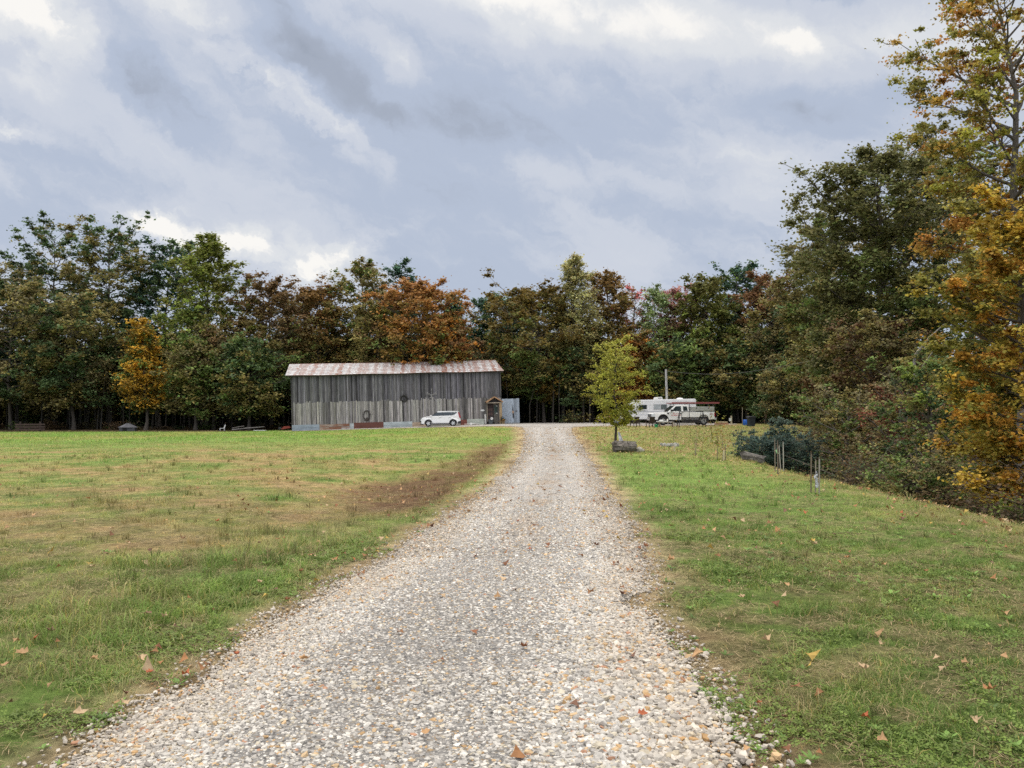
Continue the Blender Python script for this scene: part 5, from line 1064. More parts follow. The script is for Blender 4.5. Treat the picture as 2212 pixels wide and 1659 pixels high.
def pickup():
    L2 = 3.12; px, d = 1471.0, 80.3; xx = X(px, d)
    t = thing('pickup_truck', 'white extended cab pickup with ladder rack and side tool box', 'pickup truck', (xx, d, H(xx, d) + .04), rz=math.pi + R(4))
    hw = .98
    def shp(x, y, z): return (x, y * (1 - .09 * max(0, (abs(x) - 2.3) / .8) ** 2), z)
    fx, rx = 1.98, -1.95; R0 = .40
    def arch(P, wx, zb, r):
        for k in range(0, 13): a = math.pi - math.pi * k / 12; P.append((wx + r * math.cos(a), zb + r * math.sin(a)))
    # front body and cab sides
    P = [(3.02, .56), (3.05, 1.06), (2.90, 1.17), (1.52, 1.26), (1.42, 1.30), (-.52, 1.30), (-.52, .50)]
    P.append((.5, .48)); arch(P, fx, .50, .53)
    b = MB(); b.prism(P, -hw, hw); body = b.build('body', OLDWHITE, t, bevel=.04, shape=shp)
    c = [(1.55, 1.24), (.82, 1.86), (.62, 1.93), (-.34, 1.93), (-.50, 1.86), (-.53, 1.24)]
    tum = lambda x, y, z: (x, y * (1 - .22 * max(0, z - 1.25)), z)
    b = MB(); b.prism(c, -.95, .95); b.build('cab', OLDWHITE, t, bevel=.05, shape=tum)
    for s in (1, -1):
        panel('window', [(1.16, 1.34), (.74, 1.80), (.24, 1.82), (.24, 1.34)], .953, .004, GLASS, t, s, tum)
        panel('window', [(.04, 1.36), (.04, 1.80), (-.34, 1.79), (-.42, 1.36)], .953, .004, GLASS, t, s, tum)
        d1 = panel('door', [(1.36, .56), (1.36, 1.29), (.20, 1.29), (.20, .56)], hw - .012, .018, OLDWHITE, t, s)
        h = MB(); h.box((.30, s * (hw + .02), 1.10), (.16, .03, .10)); h.build('handle', BLACK, d1)
        d2 = panel('door', [(.18, .56), (.18, 1.29), (-.50, 1.29), (-.50, .56)], hw - .012, .016, OLDWHITE, t, s)
        h = MB(); h.box((.10, s * (hw + .02), 1.22), (.05, .03, .12)); h.build('handle', BLACK, d2)
        bd = MB(); bd.box((0, 0, 0), (1, 1, 1))
        Q = [(-.58, 1.33), (-3.02, 1.30), (-3.06, 1.22), (-3.04, .58), (-2.7, .56)]; arch(Q, rx, .52, .50); Q.append((-.58, .54))
        # bed side wall
        bw_ = MB(); bw_.prism(Q, s * (hw - .10), s * hw); bw_.build('bed_side', OLDWHITE, t, bevel=.03, shape=shp)
        ml = MB(); ml.box((-1.0, s * (hw + .004), .82), (.86, .02, .045)); ml.box((.5, s * (hw + .012), .82), (1.7, .02, .045)); ml.build('side_moulding', OLDWHITE, t)
        for wx, wl in ((fx, R0), (rx, R0)): wheel(t, wx, s * .82, wl, .27, s, 8, STEEL, .55)
        m = MB(); m.box((1.22, s * 1.15, 1.40), (.16, .24, .20)); m.bar((1.25, s * .93, 1.36), (1.23, s * 1.06, 1.37), .05); m.build('mirror', BLACK, t, bevel=.03)
        m = MB(); m.prism([(3.05, .78), (3.07, 1.05), (2.78, 1.06), (2.80, .80)], s * .62, s * .975); hl = m.build('headlight', LAMP, t, shape=lambda x, y, z: shp(x + .01, y * 1.02, z))
        m = MB(); m.box((2.99, s * .80, .74), (.13, .3, .07)); m.build('turn_signal', AMBER, t)
        m = MB(); m.prism([(1.62, 1.10), (1.62, 1.20), (1.44, 1.18), (1.44, 1.02)], s * (hw - .01), s * (hw + .015)); m.build('side_vent', BLACK, t)
        m = MB(); m.box((-3.04, s * .86, 1.02), (.07, .16, .36)); m.build('taillight', REDL, t)
        for wx in (fx, rx): m = MB(); m.box((wx, s * .62, .66), (1.0, .5, .60)); m.build('wheel_well', RUBBER, t)
        # aluminium side tool box on the bed rail
        tb = MB(); tb.box((-1.84, s * .80, 1.56), (2.30, .34, .42)); b1 = tb.build('tool_box', STEEL, t, bevel=.015)
        ld = MB(); ld.box((-1.84, s * .977, 1.555), (2.2, .015, .34)); l1 = ld.build('lid', STEEL, b1)
        for lx in (-1.25, -2.40): k = MB(); k.box((lx, s * .99, 1.62), (.10, .02, .09)); k.build('latch', BLACK, b1)
    bf = MB(); bf.box((-1.8, 0, .86), (2.44, 1.78, .06)); bf.box((-.62, 0, 1.08), (.06, 1.78, .46)); bf.box((-3.0, 0, .98), (.07, 1.72, .60)); bf.build('bed_floor', OLDWHITE, t)
    ws = MB(); ws.add([(1.565, -.86, 1.29), (1.565, .86, 1.29), (.88, .76, 1.86), (.88, -.76, 1.86), (1.5, -.84, 1.27), (1.5, .84, 1.27), (.83, .74, 1.84), (.83, -.74, 1.84)], [(0, 1, 2, 3), (7, 6, 5, 4), (0, 4, 5, 1), (1, 5, 6, 2), (2, 6, 7, 3), (3, 7, 4, 0)]); ws.build('windscreen', GLASS, t)
    gr = MB(); gr.box((3.05, 0, .90), (.06, 1.22, .30)); g = gr.build('grille', BLACK, t)
    gb = MB()
    for k in range(3): gb.box((3.085, 0, .80 + .10 * k), (.02, 1.2, .03))
    for sy in (-.62, .62): gb.box((3.08, sy, .9), (.03, .05, .34))
    gb.build('grille_bars', CHROME, g)
    fb = MB(); fb.prism([(2.86, .42), (3.13, .44), (3.16, .60), (3.10, .72), (2.86, .70)], -.97, .97); fb.build('front_bumper', CHROME, t, bevel=.03, shape=shp)
    rb = MB(); rb.box((-3.13, 0, .60), (.20, 1.76, .20)); rb.build('rear_bumper', STEEL, t, bevel=.02)
    ub = MB(); ub.box((0, 0, .5), (5.6, 1.1, .24)); ub.box((0, 0, .68), (1.6, 1.8, .2)); ub.build('chassis', RUBBER, t)
    rk = MB()
    for x in (-.62, -2.9):
        for s in (-1, 1): rk.bar((x, s * .88, 1.3), (x, s * .84, 2.02), .05)
        rk.bar((x, -.9, 2.02), (x, .9, 2.02), .05)
    rk.bar((1.1, -.62, 2.03), (-3.0, -.62, 2.03), .045); rk.bar((1.1, .62, 2.03), (-3.0, .62, 2.03), .045); rk.bar((.9, -.7, 2.0), (.9, .7, 2.0), .05)
    for s in (-1, 1): rk.bar((.86, s * .66, 1.78), (.9, s * .68, 2.0), .04)
    rk.build('ladder_rack', BLACK, t)
    RT = mat('red_lettering', (.45, .03, .05), rough=.5, amt=.05)
    # red lettering on the door and the emblem on the bed
    lettering('door_lettering', '130-898-2544', .175, RT, t, (.78, hw + .012, .885), (math.pi / 2, 0, math.pi))
    m = MB(); m.box((.98, hw + .012, 1.12), (.14, .004, .10)); 
    for k in range(9): m.box((.84 - .075 * k, hw + .012, 1.09 + .01 * (k % 3)), (.05, .004, .05))
    m.build('door_lettering', mat('pale_red_lettering', (.52, .25, .26), rough=.6), t)
    m = MB()
    for k in range(6): m.box((.66 - .05 * k, hw + .012, .715), (.036, .004, .04))
    m.build('door_lettering', mat('grey_lettering', (.35, .35, .35), rough=.6), t)
    m = MB()
    for a_, b_ in (((-2.52, 1.06), (-2.68, 1.17)), ((-2.68, 1.17), (-2.84, 1.06)), ((-2.58, 1.03), (-2.80, 1.03))): m.bar((a_[0], hw - .004, a_[1]), (b_[0], hw - .004, b_[1]), .012, .035)
    m.build('bed_emblem', mat('grey_red_lettering', (.42, .22, .24), rough=.6), t)
    # the ladder carried on the rack
    M = Matrix.Translation(t.location) @ Matrix.Rotation(math.pi + R(4), 4, 'Z')
    l = thing('ladder', 'long faded red extension ladder carried on the pickup rack', 'ladder', M @ Vector((-1.0, .55, 2.10)), rz=math.pi + R(4))
    LR = mat('faded_red_fibreglass', (.27, .075, .075), rough=.6, amt=.2); TR = mat('rung', (.42, .40, .39), rough=.5)
    for s in (-.2, .2): m = MB(); m.box((0, s, 0), (5.1, .035, .075)); m.build('side_rail', LR, l)
    for s in (-.15, .15): m = MB(); m.box((-.3, s, .085), (4.6, .03, .055)); m.build('side_rail', LR, l)
    m = MB()
    for k in range(16): m.bar((-2.4 + k * .32, -.2, 0), (-2.4 + k * .32, .2, 0), .03)
    m.build('rungs', TR, l)
    return t
pickup()
def camper():
    d = 86.5; xl, xr = X(1346, d), X(1499, d); Ln = xr - xl - .35; xm = (xl + xr) / 2 + .15
    t = thing('camper_trailer', 'white travel trailer with ribbed sides parked behind the pickup', 'camper', (xm, d, H(xm, d) + .02), rz=math.pi + R(3))
    SID = bpy.data.materials.new('camper_siding'); SID = mat('camper_white', (.70, .70, .70), rough=.45, amt=.06, scale=2)
    h0, h1 = .52, 2.52; f = Ln / 2; W = 1.15
    P = [(f - .55, h0), (f - .10, 1.15), (f - .02, 1.55), (f - .38, 2.30), (f - .62, h1 - .02), (-f + .1, h1 + .12), (-f, h1), (-f, h0)]
    b = MB(); b.prism(P, -W, W); body = b.build('body', SID, t, bevel=.04)
    rb = MB(); k = 0; z = h0 + .10
    while z < h1 - .05:
        fr = np.interp(z, [h0, 1.15, 1.55, 2.30, 2.5], [f - .55, f - .10, f - .02, f - .38, f - .60]) - .05
        rb.box(((fr - f) / 2 , W + .008, z), (fr + f - .06, .016, .022)); rb.box(((fr - f) / 2, -W - .008, z), (fr + f - .06, .016, .022)); z += .135
    rb.build('siding_ribs', SID, t)
    sg = MB(); sg.box((-.15, W + .019, 1.30), (Ln - .7, .006, .035), (.18, .2, .24)); sg.box((-.15, W + .019, 1.00), (Ln - .9, .006, .025), (.28, .3, .34)); sg.build('stripe', mat('stripe', attr='col', rough=.5, amt=.05), t)
    FR = mat('window_frame', (.45, .45, .46), rough=.4, amt=.1); WG = mat('curtained_glass', (.33, .36, .37), rough=.12, spec=.7, amt=.15, scale=3)
    def win(x, z, w, h, g, split=False):
        m = MB(); m.box((x, W + .02, z), (w, .02, h)); o = m.build('window', FR if g is not GLASS else BLACK, t)
        for q in ((-.25, .25) if split else (0,)): 
            m = MB(); m.box((x + q * w, W + .033, z), (w * (.44 if split else .88), .008, h * .84)); m.build('pane', g if q <= 0 else WG, o)
    s = Ln / (1499 - 1358.0 + 0.0); P2 = lambda px: (xm - X(px, d - 1.1)) 
    win(P2(1387), 1.78, .80, .44, GLASS); win(P2(1425), 1.80, 1.42, .58, mat('grey_glass', (.10, .12, .12), rough=.1, spec=.7), True)
    lt = MB()
    for k in range(11): lt.box((P2(1375) - .1 * k, W + .022, 1.405 + .012 * (k % 2)), (.07 if k % 3 else .05, .004, .055), rot=Matrix.Rotation(.25, 3, 'Y'))
    lt.build('script_lettering', mat('dark_lettering', (.06, .065, .08), rough=.5), t)
    m = MB(); m.prism([(.42, 0), (.36, .22), (-.36, .26), (-.42, 0)], -.35, .35); ac = m.build('air_conditioner', mat('ac_white', (.66, .66, .64), rough=.5, amt=.08), t, bevel=.04); ac.location = (P2(1425.5), 0, h1 + .06)
    m = MB(); m.box((-.10, .345, .13), (.4, .02, .12)); m.build('louvre', mat('louvre_grey', (.2, .2, .2), rough=.6), ac)
    m = MB(); m.lathe((P2(1474), 0, h1 + .1), [(.36, 0), (.33, .08), (.2, .13), (0, .15)], 14); m.build('roof_vent', SID, t)
    for wx in (-.45, .35):
        for sd in (-1, 1): wheel(t, wx - .4, sd * 1.0, .33, .2, sd, 6, STEEL, .5)
    m = MB(); m.box((-.3, 0, .5), (Ln - 1.0, 2.0, .16)); m.bar((f - .6, .6, .5), (f + .95, 0, .46), .1); m.bar((f - .6, -.6, .5), (f + .95, 0, .46), .1); m.tube([(f + .85, 0, .0), (f + .85, 0, .7)], .04, 8); m.build('frame', BLACK, t)
    m = MB(); m.prism([(f - .58, .54), (f - .08, 1.12), (f - .02, 1.12), (f - .3, .54)], -W * .96, W * .96); m.build('front_skirt', BLACK, t)
    for yq in (.17, -.17): m = MB(); m.lathe((f + .48, yq, .5), [(.15, 0), (.17, .05), (.17, .48), (.10, .6), (.05, .68)], 14); m.build('gas_bottle', mat('gas_white', (.55, .55, .54), rough=.5, amt=.1), t)
    return t
camper()
def red_car():
    d = 91.0; xx = X(1338, d); t = thing('parked_car', 'dark red sedan parked behind the front of the camper', 'car', (xx, d, H(xx, d) + .03), rz=R(205))
    RP = mat('dark_red_paint', (.085, .01, .016), rough=.25, amt=.08, coat=.5)
    top = [(2.3, .35), (2.32, .6), (2.1, .78), (1.0, .92), (-1.5, .95), (-2.25, .92), (-2.32, .6), (-2.28, .32)]
    b = MB(); b.prism(arch_poly(top, (1.4, -1.35), .26, .37), -.88, .88); b.build('body', RP, t, bevel=.07)
    b = MB(); b.prism([(1.0, .9), (.25, 1.38), (-1.0, 1.40), (-1.75, .93)], -.80, .80); b.build('cabin', RP, t, bevel=.05, shape=lambda x, y, z: (x, y * (1 - .35 * (z - .9)), z))
    for s in (1, -1):
        tm = lambda x, y, z: (x, y * (1 - .35 * (z - .9)), z)
        panel('window', [(.78, .96), (.22, 1.33), (-.35, 1.34), (-.35, .98)], .803, .005, GLASS, t, s, tm); panel('window', [(-.42, .98), (-.42, 1.34), (-.98, 1.33), (-1.4, 1.0)], .803, .005, GLASS, t, s, tm)
        for wx in (1.4, -1.35): wheel(t, wx, s * .76, .33, .21, s)
        m = MB(); m.box((-2.27, s * .6, .78), (.1, .36, .17)); m.build('taillight', REDL, t); m = MB(); m.box((2.24, s * .62, .66), (.12, .34, .12)); m.build('headlight', LAMP, t)
    for x0, x1, z0, z1, nm in ((.98, .30, .95, 1.36, 'windscreen'), (-1.72, -1.04, .96, 1.37, 'rear_window')):
        m = MB(); m.add([(x0 + .03, -.7, z0), (x0 + .03, .7, z0), (x1 + .03, .62, z1), (x1 + .03, -.62, z1)] if nm == 'windscreen' else [(x0 - .03, -.7, z0), (x0 - .03, .7, z0), (x1 - .03, .62, z1), (x1 - .03, -.62, z1)], [(0, 1, 2, 3)]); m.build(nm, GLASS, t)
    m = MB(); m.box((0, 0, .4), (3.9, 1.5, .3)); m.build('underbody', BLACK, t)
red_car()
# ------------------------------------------------------------------ the yard on the right
rng_ = np.random.default_rng(14)
GREYW = mat('grey_wood', attr='col', rough=.92, amt=.45, scale=5, stretch=(1, 1, .35), bump=.3)
# utility pole and its wire
up_ = at(1441, 905, 91); pz = at(1439.3, 798, 91).z
t = thing('utility_pole', 'grey wooden utility pole rising behind the camper', 'utility pole', (up_.x, 91, H(up_.x, 91)))
ph = pz - H(up_.x, 91); m = MB(); m.tube([(0, 0, -.1), (-.02, 0, ph * .5), (-.09, 0, ph)], [.15, .135, .11], 10, (.42, .41, .39)); m.build('pole', GREYW, t)
m = MB(); m.tube([(.0, -.16, ph * .62), (-.09, -.14, ph - .1)], .025, 6, (.3, .3, .3)); m.build('conduit', GREYW, t)
m = MB(); m.box((-.05, -.16, ph * .66), (.16, .1, .3), (.35, .35, .35)); m.build('meter_box', GREYW, t)
pts = [at(1440, 802, 91), at(1475, 805.5, 88), at(1520, 808, 84), at(1560, 808, 80), at(1620, 803, 74), at(1690, 791, 68), at(1770, 776, 62), at(1860, 756, 57)]
m = MB(); m.tube(pts, .011, 5, (.16, .155, .15), cap=False); o = m.build('power_line', mat('cable', attr='col', rough=.6)); tag(o, 'sagging power line running from the utility pole into the right hand wood', 'cable')
# lawn chairs
CH = mat('dark_lawn_chair', attr='col', rough=.7, amt=.3)
def lawn_chair(px, d, rz, label):
    t = ground_thing('lawn_chair', label, 'chair', px, d, rz, 'dark lawn chairs before the pickup'); c = (.045, .03, .025)
    m = MB()
    for k in range(5): m.box((0, -.22 + .11 * k, .40 - .012 * k), (.52, .10, .025), c)
    m.build('seat', CH, t)
    m = MB()
    for k in range(5): m.box((-.2 + .1 * k, .34, .66), (.09, .025, .56), c, Matrix.Rotation(-.25, 3, 'X'))
    m.bar((-.27, .40, .88), (.27, .40, .88), .03, .06, c); m.build('backrest', CH, t)
    for s in (-1, 1):
        m = MB(); m.box((s * .31, .02, .62), (.08, .62, .03), c); m.build('armrest', CH, t)
        m = MB(); m.bar((s * .29, -.25, 0), (s * .29, -.22, .61), .05, col=c); m.build('leg', CH, t)
        m = MB(); m.bar((s * .29, .42, 0), (s * .27, .26, .61), .05, col=c); m.build('leg', CH, t)
    return t
lawn_chair(1371, 72, R(200), 'left dark lawn chair before the front of the camper')
lawn_chair(1405, 72, R(196), 'right dark lawn chair, next to the green bucket')
t = ground_thing('bucket', 'small bright green bucket in the grass beside the lawn chair', 'bucket', 1417.5, 71); m = MB(); m.lathe((0, 0, 0), [(.12, 0), (.17, .27), (.18, .27), (.18, .29), (.155, .29), (.11, .03)], 14, (.04, .42, .22)); m.build('pail', mat('green_plastic', attr='col', rough=.45, amt=.1), t)
m = MB(); m.tube([(.17 * math.cos(a), 0, .28 + .16 * math.sin(a)) for a in np.linspace(.1, 3.04, 9)], .008, 5, (.3, .3, .3)); m.build('handle', CH, t)
# bench with white things on it
t = ground_thing('bench', 'long low wooden bench with a white cover before the pickup', 'bench', 1438, 72.5, R(-2))
m = MB(); m.box((0, 0, .44), (1.45, .4, .06), (.28, .24, .2)); m.build('seat', GREYW, t)
for s in (-.55, .58): m = MB(); m.box((s, 0, .2), (.1, .34, .41), (.2, .15, .11)); m.build('leg', GREYW, t)
wc = at(1431, 914.5, 72.5); m = MB()
m.box((0, 0, .03), (.95, .36, .06)); m.blob((-.05, 0, .10), (.2, .14, .08), rng_, sub=2, rough=.2); o = m.build('white_cloth', mat('white_cloth', (.70, .70, .68), rough=.9, amt=.1)); o.location = (wc.x - .05, 72.5, H(wc.x, 72.5) + .475); tag(o, 'crumpled white cover lying on the low bench', 'cloth')
m = MB(); m.lathe((0, 0, 0), [(.06, 0), (.07, .18), (.04, .2), (.04, .26)], 12, (.7, .66, .6)); o = m.build('jug', mat('jug', attr='col', rough=.5)); xj = X(1442, 72.5); o.location = (xj, 72.55, H(xj, 72.5) + .475); tag(o, 'small pale jug on the right half of the low bench', 'jug')
# swing bench
t = ground_thing('swing_bench', 'black A frame garden swing with dark hanging bench', 'swing', 1493, 72, R(2)); c = (.018, .018, .02)
for s in (-1, 1):
    m = MB()
    for yy in (-.5, .5): m.bar((s * 1.16, yy, 0), (s * 1.02, 0, 1.36), .055, col=c)
    m.bar((s * 1.1, -.27, .62), (s * 1.1, .27, .62), .04, col=c); m.build('leg_frame', CH, t)
m = MB(); m.bar((-1.06, 0, 1.36), (1.06, 0, 1.36), .06, col=c); m.build('top_rail', CH, t)
m = MB()
for k in range(5): m.box((0, -.22 + .11 * k, .40), (1.55, .09, .025), (.03, .026, .024))
m.build('seat', CH, t); m = MB()
for k in range(5): m.box((0, .27 + .02 * k, .48 + .09 * k), (1.55, .025, .08), (.028, .024, .024))
m.build('backrest', CH, t)
for s in (-1, 1):
    m = MB(); m.tube([(s * .8, -.2, .42), (s * .85, 0, 1.34)], .012, 5, c); m.tube([(s * .8, .3, .5), (s * .85, 0, 1.34)], .012, 5, c); m.build('chain', CH, t)
    m = MB(); m.box((s * .78, .02, .62), (.06, .5, .03), (.22, .2, .18)); m.build('armrest', CH, t)
# stack of boards, post, stake, bins
t = ground_thing('lumber_stack', 'low stack of tan and reddish boards behind the pickup', 'lumber', 1558, 81, .1)
for k in range(4):
    m = MB(); m.box((rng_.normal(0, .03), rng_.normal(0, .04), .06 + .085 * k), (1.3 - .12 * k, .8, .075), ((.45, .34, .2), (.30, .13, .08), (.42, .30, .17), (.50, .40, .25))[k], taper=.96); m.build('board', GREYW, t)
t = ground_thing('meter_post', 'pale wooden post with small grey electric box right of the pickup', 'post', 1579.5, 80); m = MB(); m.box((0, 0, .45), (.13, .12, .95), (.46, .40, .29)); m.build('post', GREYW, t); m = MB(); m.box((-.12, -.08, .56), (.2, .12, .3), (.45, .45, .44)); m.build('box', PLA, t)
o = MB(); o.tube([(0, 0, 0), (.0, 0, 1.0), (.01, 0, 1.75)], .03, 6, (.24, .2, .16)); o = o.build('metal_stake', GREYW); xx = X(1603.5, 80); o.location = (xx, 80, H(xx, 80)); tag(o, 'thin tall grey stake left of the blue barrel', 'stake')
t = ground_thing('barrel', 'bright blue plastic barrel at the edge of the wood', 'barrel', 1610, 80); m = MB(); m.lathe((0, 0, 0), [(.2, 0), (.24, .05), (.25, .28), (.24, .5), (.21, .56), (.17, .56), (.17, .5)], 18, (.02, .10, .42)); m.build('drum', mat('blue_plastic', attr='col', rough=.4, amt=.1), t)
m = MB(); m.lathe((0, 0, .27), [(.255, -.02), (.262, 0), (.255, .02)], 18, (.02, .09, .38)); m.build('hoop', mat('blue_plastic'), t)
t = ground_thing('trash_can', 'large black wheeled trash can with lid on the leaf strewn lawn', 'trash can', 1622.5, 74.5, .15)
m = MB(); m.prism([(-.24, .05), (.24, .05), (.31, .82), (-.31, .82)], -.27, .27, (.02, .022, .03)); m.build('bin', CH, t, bevel=.03)
m = MB(); m.prism([(-.36, .82), (.36, .82), (.34, .90), (.1, .95), (-.3, .93)], -.31, .31, (.035, .036, .042)); m.build('lid', CH, t, bevel=.02)
for s in (-1, 1): m = MB(); m.lathe((s * .24, .24, .10), [(.02, -.03), (.1, -.03), (.1, .03), (.02, .03)], 14, (.015, .015, .015), 'x'); m.build('wheel', CH, t)
m = MB(); m.bar((-.22, .33, .86), (.22, .33, .86), .03, col=(.02, .02, .02)); m.build('handle', CH, t)
# log bench, stones
lp = at(1350, 976, 32.9); t = thing('log_bench', 'weathered grey log bench lying beside the young tree', 'log', (lp.x, 32.9, H(lp.x, 32.9)), rz=R(-8))
LG_ = mat('weathered_log', attr='col', rough=.95, amt=.6, scale=3.5, stretch=(.5, 4, 4), bump=.7)
def rough_log(mb, ln, r, z, taper, seed, col, sag=0.0):
    n, k = 26, 18; V = []; Fc = []; g = np.linspace(-ln / 2, ln / 2, k); rg = np.random.default_rng(seed)
    for i, xq in enumerate(g):
        for q in range(n):
            a = 2 * math.pi * q / n; fl = float(fbm(np.array([math.cos(a) * 2.2 + xq * 1.2 + 7]), np.array([math.sin(a) * 2.2 + 3]), seed, 4)[0]); st = float(fbm(np.array([q * .9]), np.array([xq * 2.5]), seed + 5, 3)[0])
            rr = r * (.72 + .55 * fl + .22 * (st - .5)) * (1 - taper * i / k); xx_ = xq + (.05 * rg.normal() if i in (0, k - 1) else 0)
            V.append((xx_, rr * math.cos(a), z + sag * i / k + rr * math.sin(a)))
    for i in range(k - 1):
        for q in range(n):
            q2 = (q + 1) % n; v = rg.uniform(.5, 1.5); Fc = [(0, 1, 2, 3)]
            mb.add([V[i * n + q], V[i * n + q2], V[(i + 1) * n + q2], V[(i + 1) * n + q]], Fc, tuple(np.array(col) * v))
    for b in (0, (k - 1) * n): mb.add(V[b:b + n], [range(n)], tuple(np.array(col) * .8))
m = MB(); rough_log(m, .86, .215, .22, .10, 11, (.135, .118, .10)); m.build('log', LG_, t)
m = MB(); m.box((-.39, -.03, .2), (.13, .34, .40), (.075, .062, .052), Matrix.Rotation(.06, 3, 'Y')); m.build('end_block', LG_, t)
def rock(px, py, d, w, h, c, label, group=None):
    m = MB(); m.blob((0, 0, h * .3), (w / 2, w * .38, h * .62), rng_, c, 2, .16); o = m.build('rock', STONE); xx = X(px, d); o.location = (xx, d, H(xx, d)); o.rotation_euler = (0, 0, rng_.uniform(0, 3)); return tag(o, label, 'rock', group)
rock(1381, 975, 33.0, .34, .24, (.44, .41, .35), 'pale pointed stone at the right end of the log bench')
rock(1389, 972, 33.6, .16, .1, (.40, .37, .32), 'small stone right of the pointed stone by the log bench')
for k in range(13):
    a = k / 13 * 6.283; cx = X(1445, 38.6); xx = cx + .36 * math.cos(a); yy = 38.6 + .42 * math.sin(a); m = MB(); m.blob((0, 0, .06), (rng_.uniform(.07, .12), .09, rng_.uniform(.07, .12)), rng_, tuple(np.array((.34, .33, .30)) * rng_.uniform(.5, 1.4)), 2, .2); o = m.build('rock', STONE); o.location = (xx, yy, H(xx, yy)); tag(o, 'fist sized grey and white stone in the ring of stones on the lawn', 'rock', 'ring of stones on the lawn')
# white shredded cloth leaning on the young tree, star ornament on its trunk
q = at(1340, 954, 34.2); t = thing('cloth_streamers', 'pale grey bundle of streamers leaning against the trunk of the young tree', 'decoration', (q.x, 34.2, H(q.x, 34.2)))
m = MB()
for k in range(18):
    u = k / 17; m.tube([(-.09 + .06 * u, rng_.normal(0, .02), .78 - .05 * u), (-.05 + .11 * u, -.04 + rng_.normal(0, .02), .5), (-.06 + .24 * u, -.03 + rng_.normal(0, .03), .14 + rng_.uniform(0, .1))], [.012, .016, .008], 4, tuple(np.array((.50, .50, .52)) * rng_.uniform(.6, 1.3)))
m.build('strands', mat('streamer', attr='col', rough=.8), t)
q = at(1331, 910, 34.4); t = thing('star_ornament', 'small white star ornament hung on the trunk of the young tree', 'ornament', (q.x, 34.33, q.z)); m = MB()
for k in range(8): a = k * math.pi / 4; m.bar((0, 0, 0), (.17 * math.cos(a), -.02, .17 * math.sin(a)), .03, col=(.62, .62, .64))
m.blob((0, -.01, 0), (.05, .03, .05), rng_, (.6, .6, .62), 2, 0, True); m.build('star', mat('white_metal', attr='col', rough=.5), t)
# saplings with stakes
def sapling(px, py, d, h, label, cols, n=60, size=.05, col=(.2, .165, .12), spread=.12, seed=0, t0=.35):
    xx = X(px, d); return tree('sapling', label, (xx, d, H(xx, d)), seed, 'young saplings planted on the right hand lawn', 'sapling', seed=900 + seed, Ht=h, Rc=spread, t0=t0, prof='oval', nl=12, ncl=3, nleaf=n, size=size, cl=.10, cols=cols, up=.8, r0=.012, flat=.3, bark=col)
def stake(px, py, d, h, w, c, label, lean=0.0):
    xx = X(px, d); w *= .72; m = MB(); m.box((0, 0, h / 2 - .02), (w, w * .7, h), c, Matrix.Rotation(lean, 3, 'Y')); m.box((0, 0, h), (w * .7, w * .5, .02), c); o = m.build('wooden_stake', GREYW); o.location = (xx, d, H(xx, d)); return tag(o, label, 'stake', 'stakes beside the saplings')
YL = ((.32, .27, .05), (.24, .22, .05))
sapling(1456, 974, 34.5, 1.15, 'bare thin sapling behind the short pale stake right of the stone ring', (OL, BR), 14, seed=1); stake(1456, 974, 33.8, .24, .06, (.50, .44, .30), 'short pale stake right of the stone ring')
sapling(1503, 983, 31, 1.05, 'brownish sapling before the swing bench', (OL, (.2, .15, .08)), 40, seed=2); stake(1501, 983, 30.8, .5, .03, (.2, .17, .13), 'thin dark stake beside the brownish sapling before the swing bench')
sapling(1548, 990, 28, 1.35, 'tallest sapling with narrow yellow green leaves on the right hand lawn', YL, 240, .06, seed=3, spread=.2); sapling(1560, 994, 27.4, .95, 'sapling with an orange tuft right of the tallest one', ((.34, .24, .05), (.40, .16, .04)), 80, .05, seed=4)
stake(1562.5, 995, 27.2, .36, .06, (.52, .44, .28), 'pale thick stake at the foot of the sapling with an orange tuft'); stake(1566, 995, 27.3, .55, .028, (.15, .12, .1), 'thin dark stake right of the pale thick one')
sapling(1536, 985, 44, 1.7, 'slender reddish sapling on the leaf strewn part of the lawn', ((.25, .12, .06), (.3, .2, .08)), 70, .06, seed=5); sapling(1652, 940, 62, 1.6, 'thin red brown sapling behind the spruce bushes', ((.2, .09, .05), BR), 50, .07, seed=6)
for k, (px, d, h, c, lb) in enumerate(((1673, 22.6, .90, (.20, .165, .125), 'leftmost thin stake of the four before the upright spruce'), (1679, 21, .88, (.17, .13, .10), 'nearest stake of the four before the upright spruce'), (1683.5, 24.2, .74, (.34, .31, .26), 'leaning pale stake with a green tag before the upright spruce'), (1691, 24.2, .86, (.38, .36, .31), 'rightmost pale stake of the four before the upright spruce'))):
    stake(px, 1010, d, h, .035, c, lb, -.05 if k == 2 else 0)
q = at(1678.5, 976, 24.1); m = MB(); m.box((0, 0, 0), (.05, .012, .13), (.32, .55, .28), Matrix.Rotation(-.5, 3, 'Y')); o = m.build('tag_strip', mat('tag', attr='col', rough=.5)); o.location = q; tag(o, 'small light green tag hanging by the leaning pale stake', 'tag')
for px, d, h, w, c, lb in ((1750.5, 16.3, .78, .03, (.17, .13, .09), 'dark brown thin stake left of the three holding a white wrap'), (1760, 16.2, .66, .026, (.24, .20, .15), 'middle twiggy stake wrapped in white plastic'), (1768, 16.0, .70, .032, (.27, .24, .20), 'pale grey right stake of the three holding a white wrap')): stake(px, 1060, d, h, w, c, lb, .02)
q = at(1763, 1035, 16.1); t = thing('plastic_wrap', 'crumpled white and grey plastic wrap tied between two stakes', 'wrap', q); m = MB()
for k in range(7): m.blob((rng_.normal(0, .014), -.01, -.13 + k * .042), (.028 - .002 * k, .02, .035), rng_, tuple(np.array((.6, .6, .63)) * rng_.uniform(.25, 1.0)), 2, .35)
m.build('wrap', mat('plastic_wrap', attr='col', rough=.35), t)
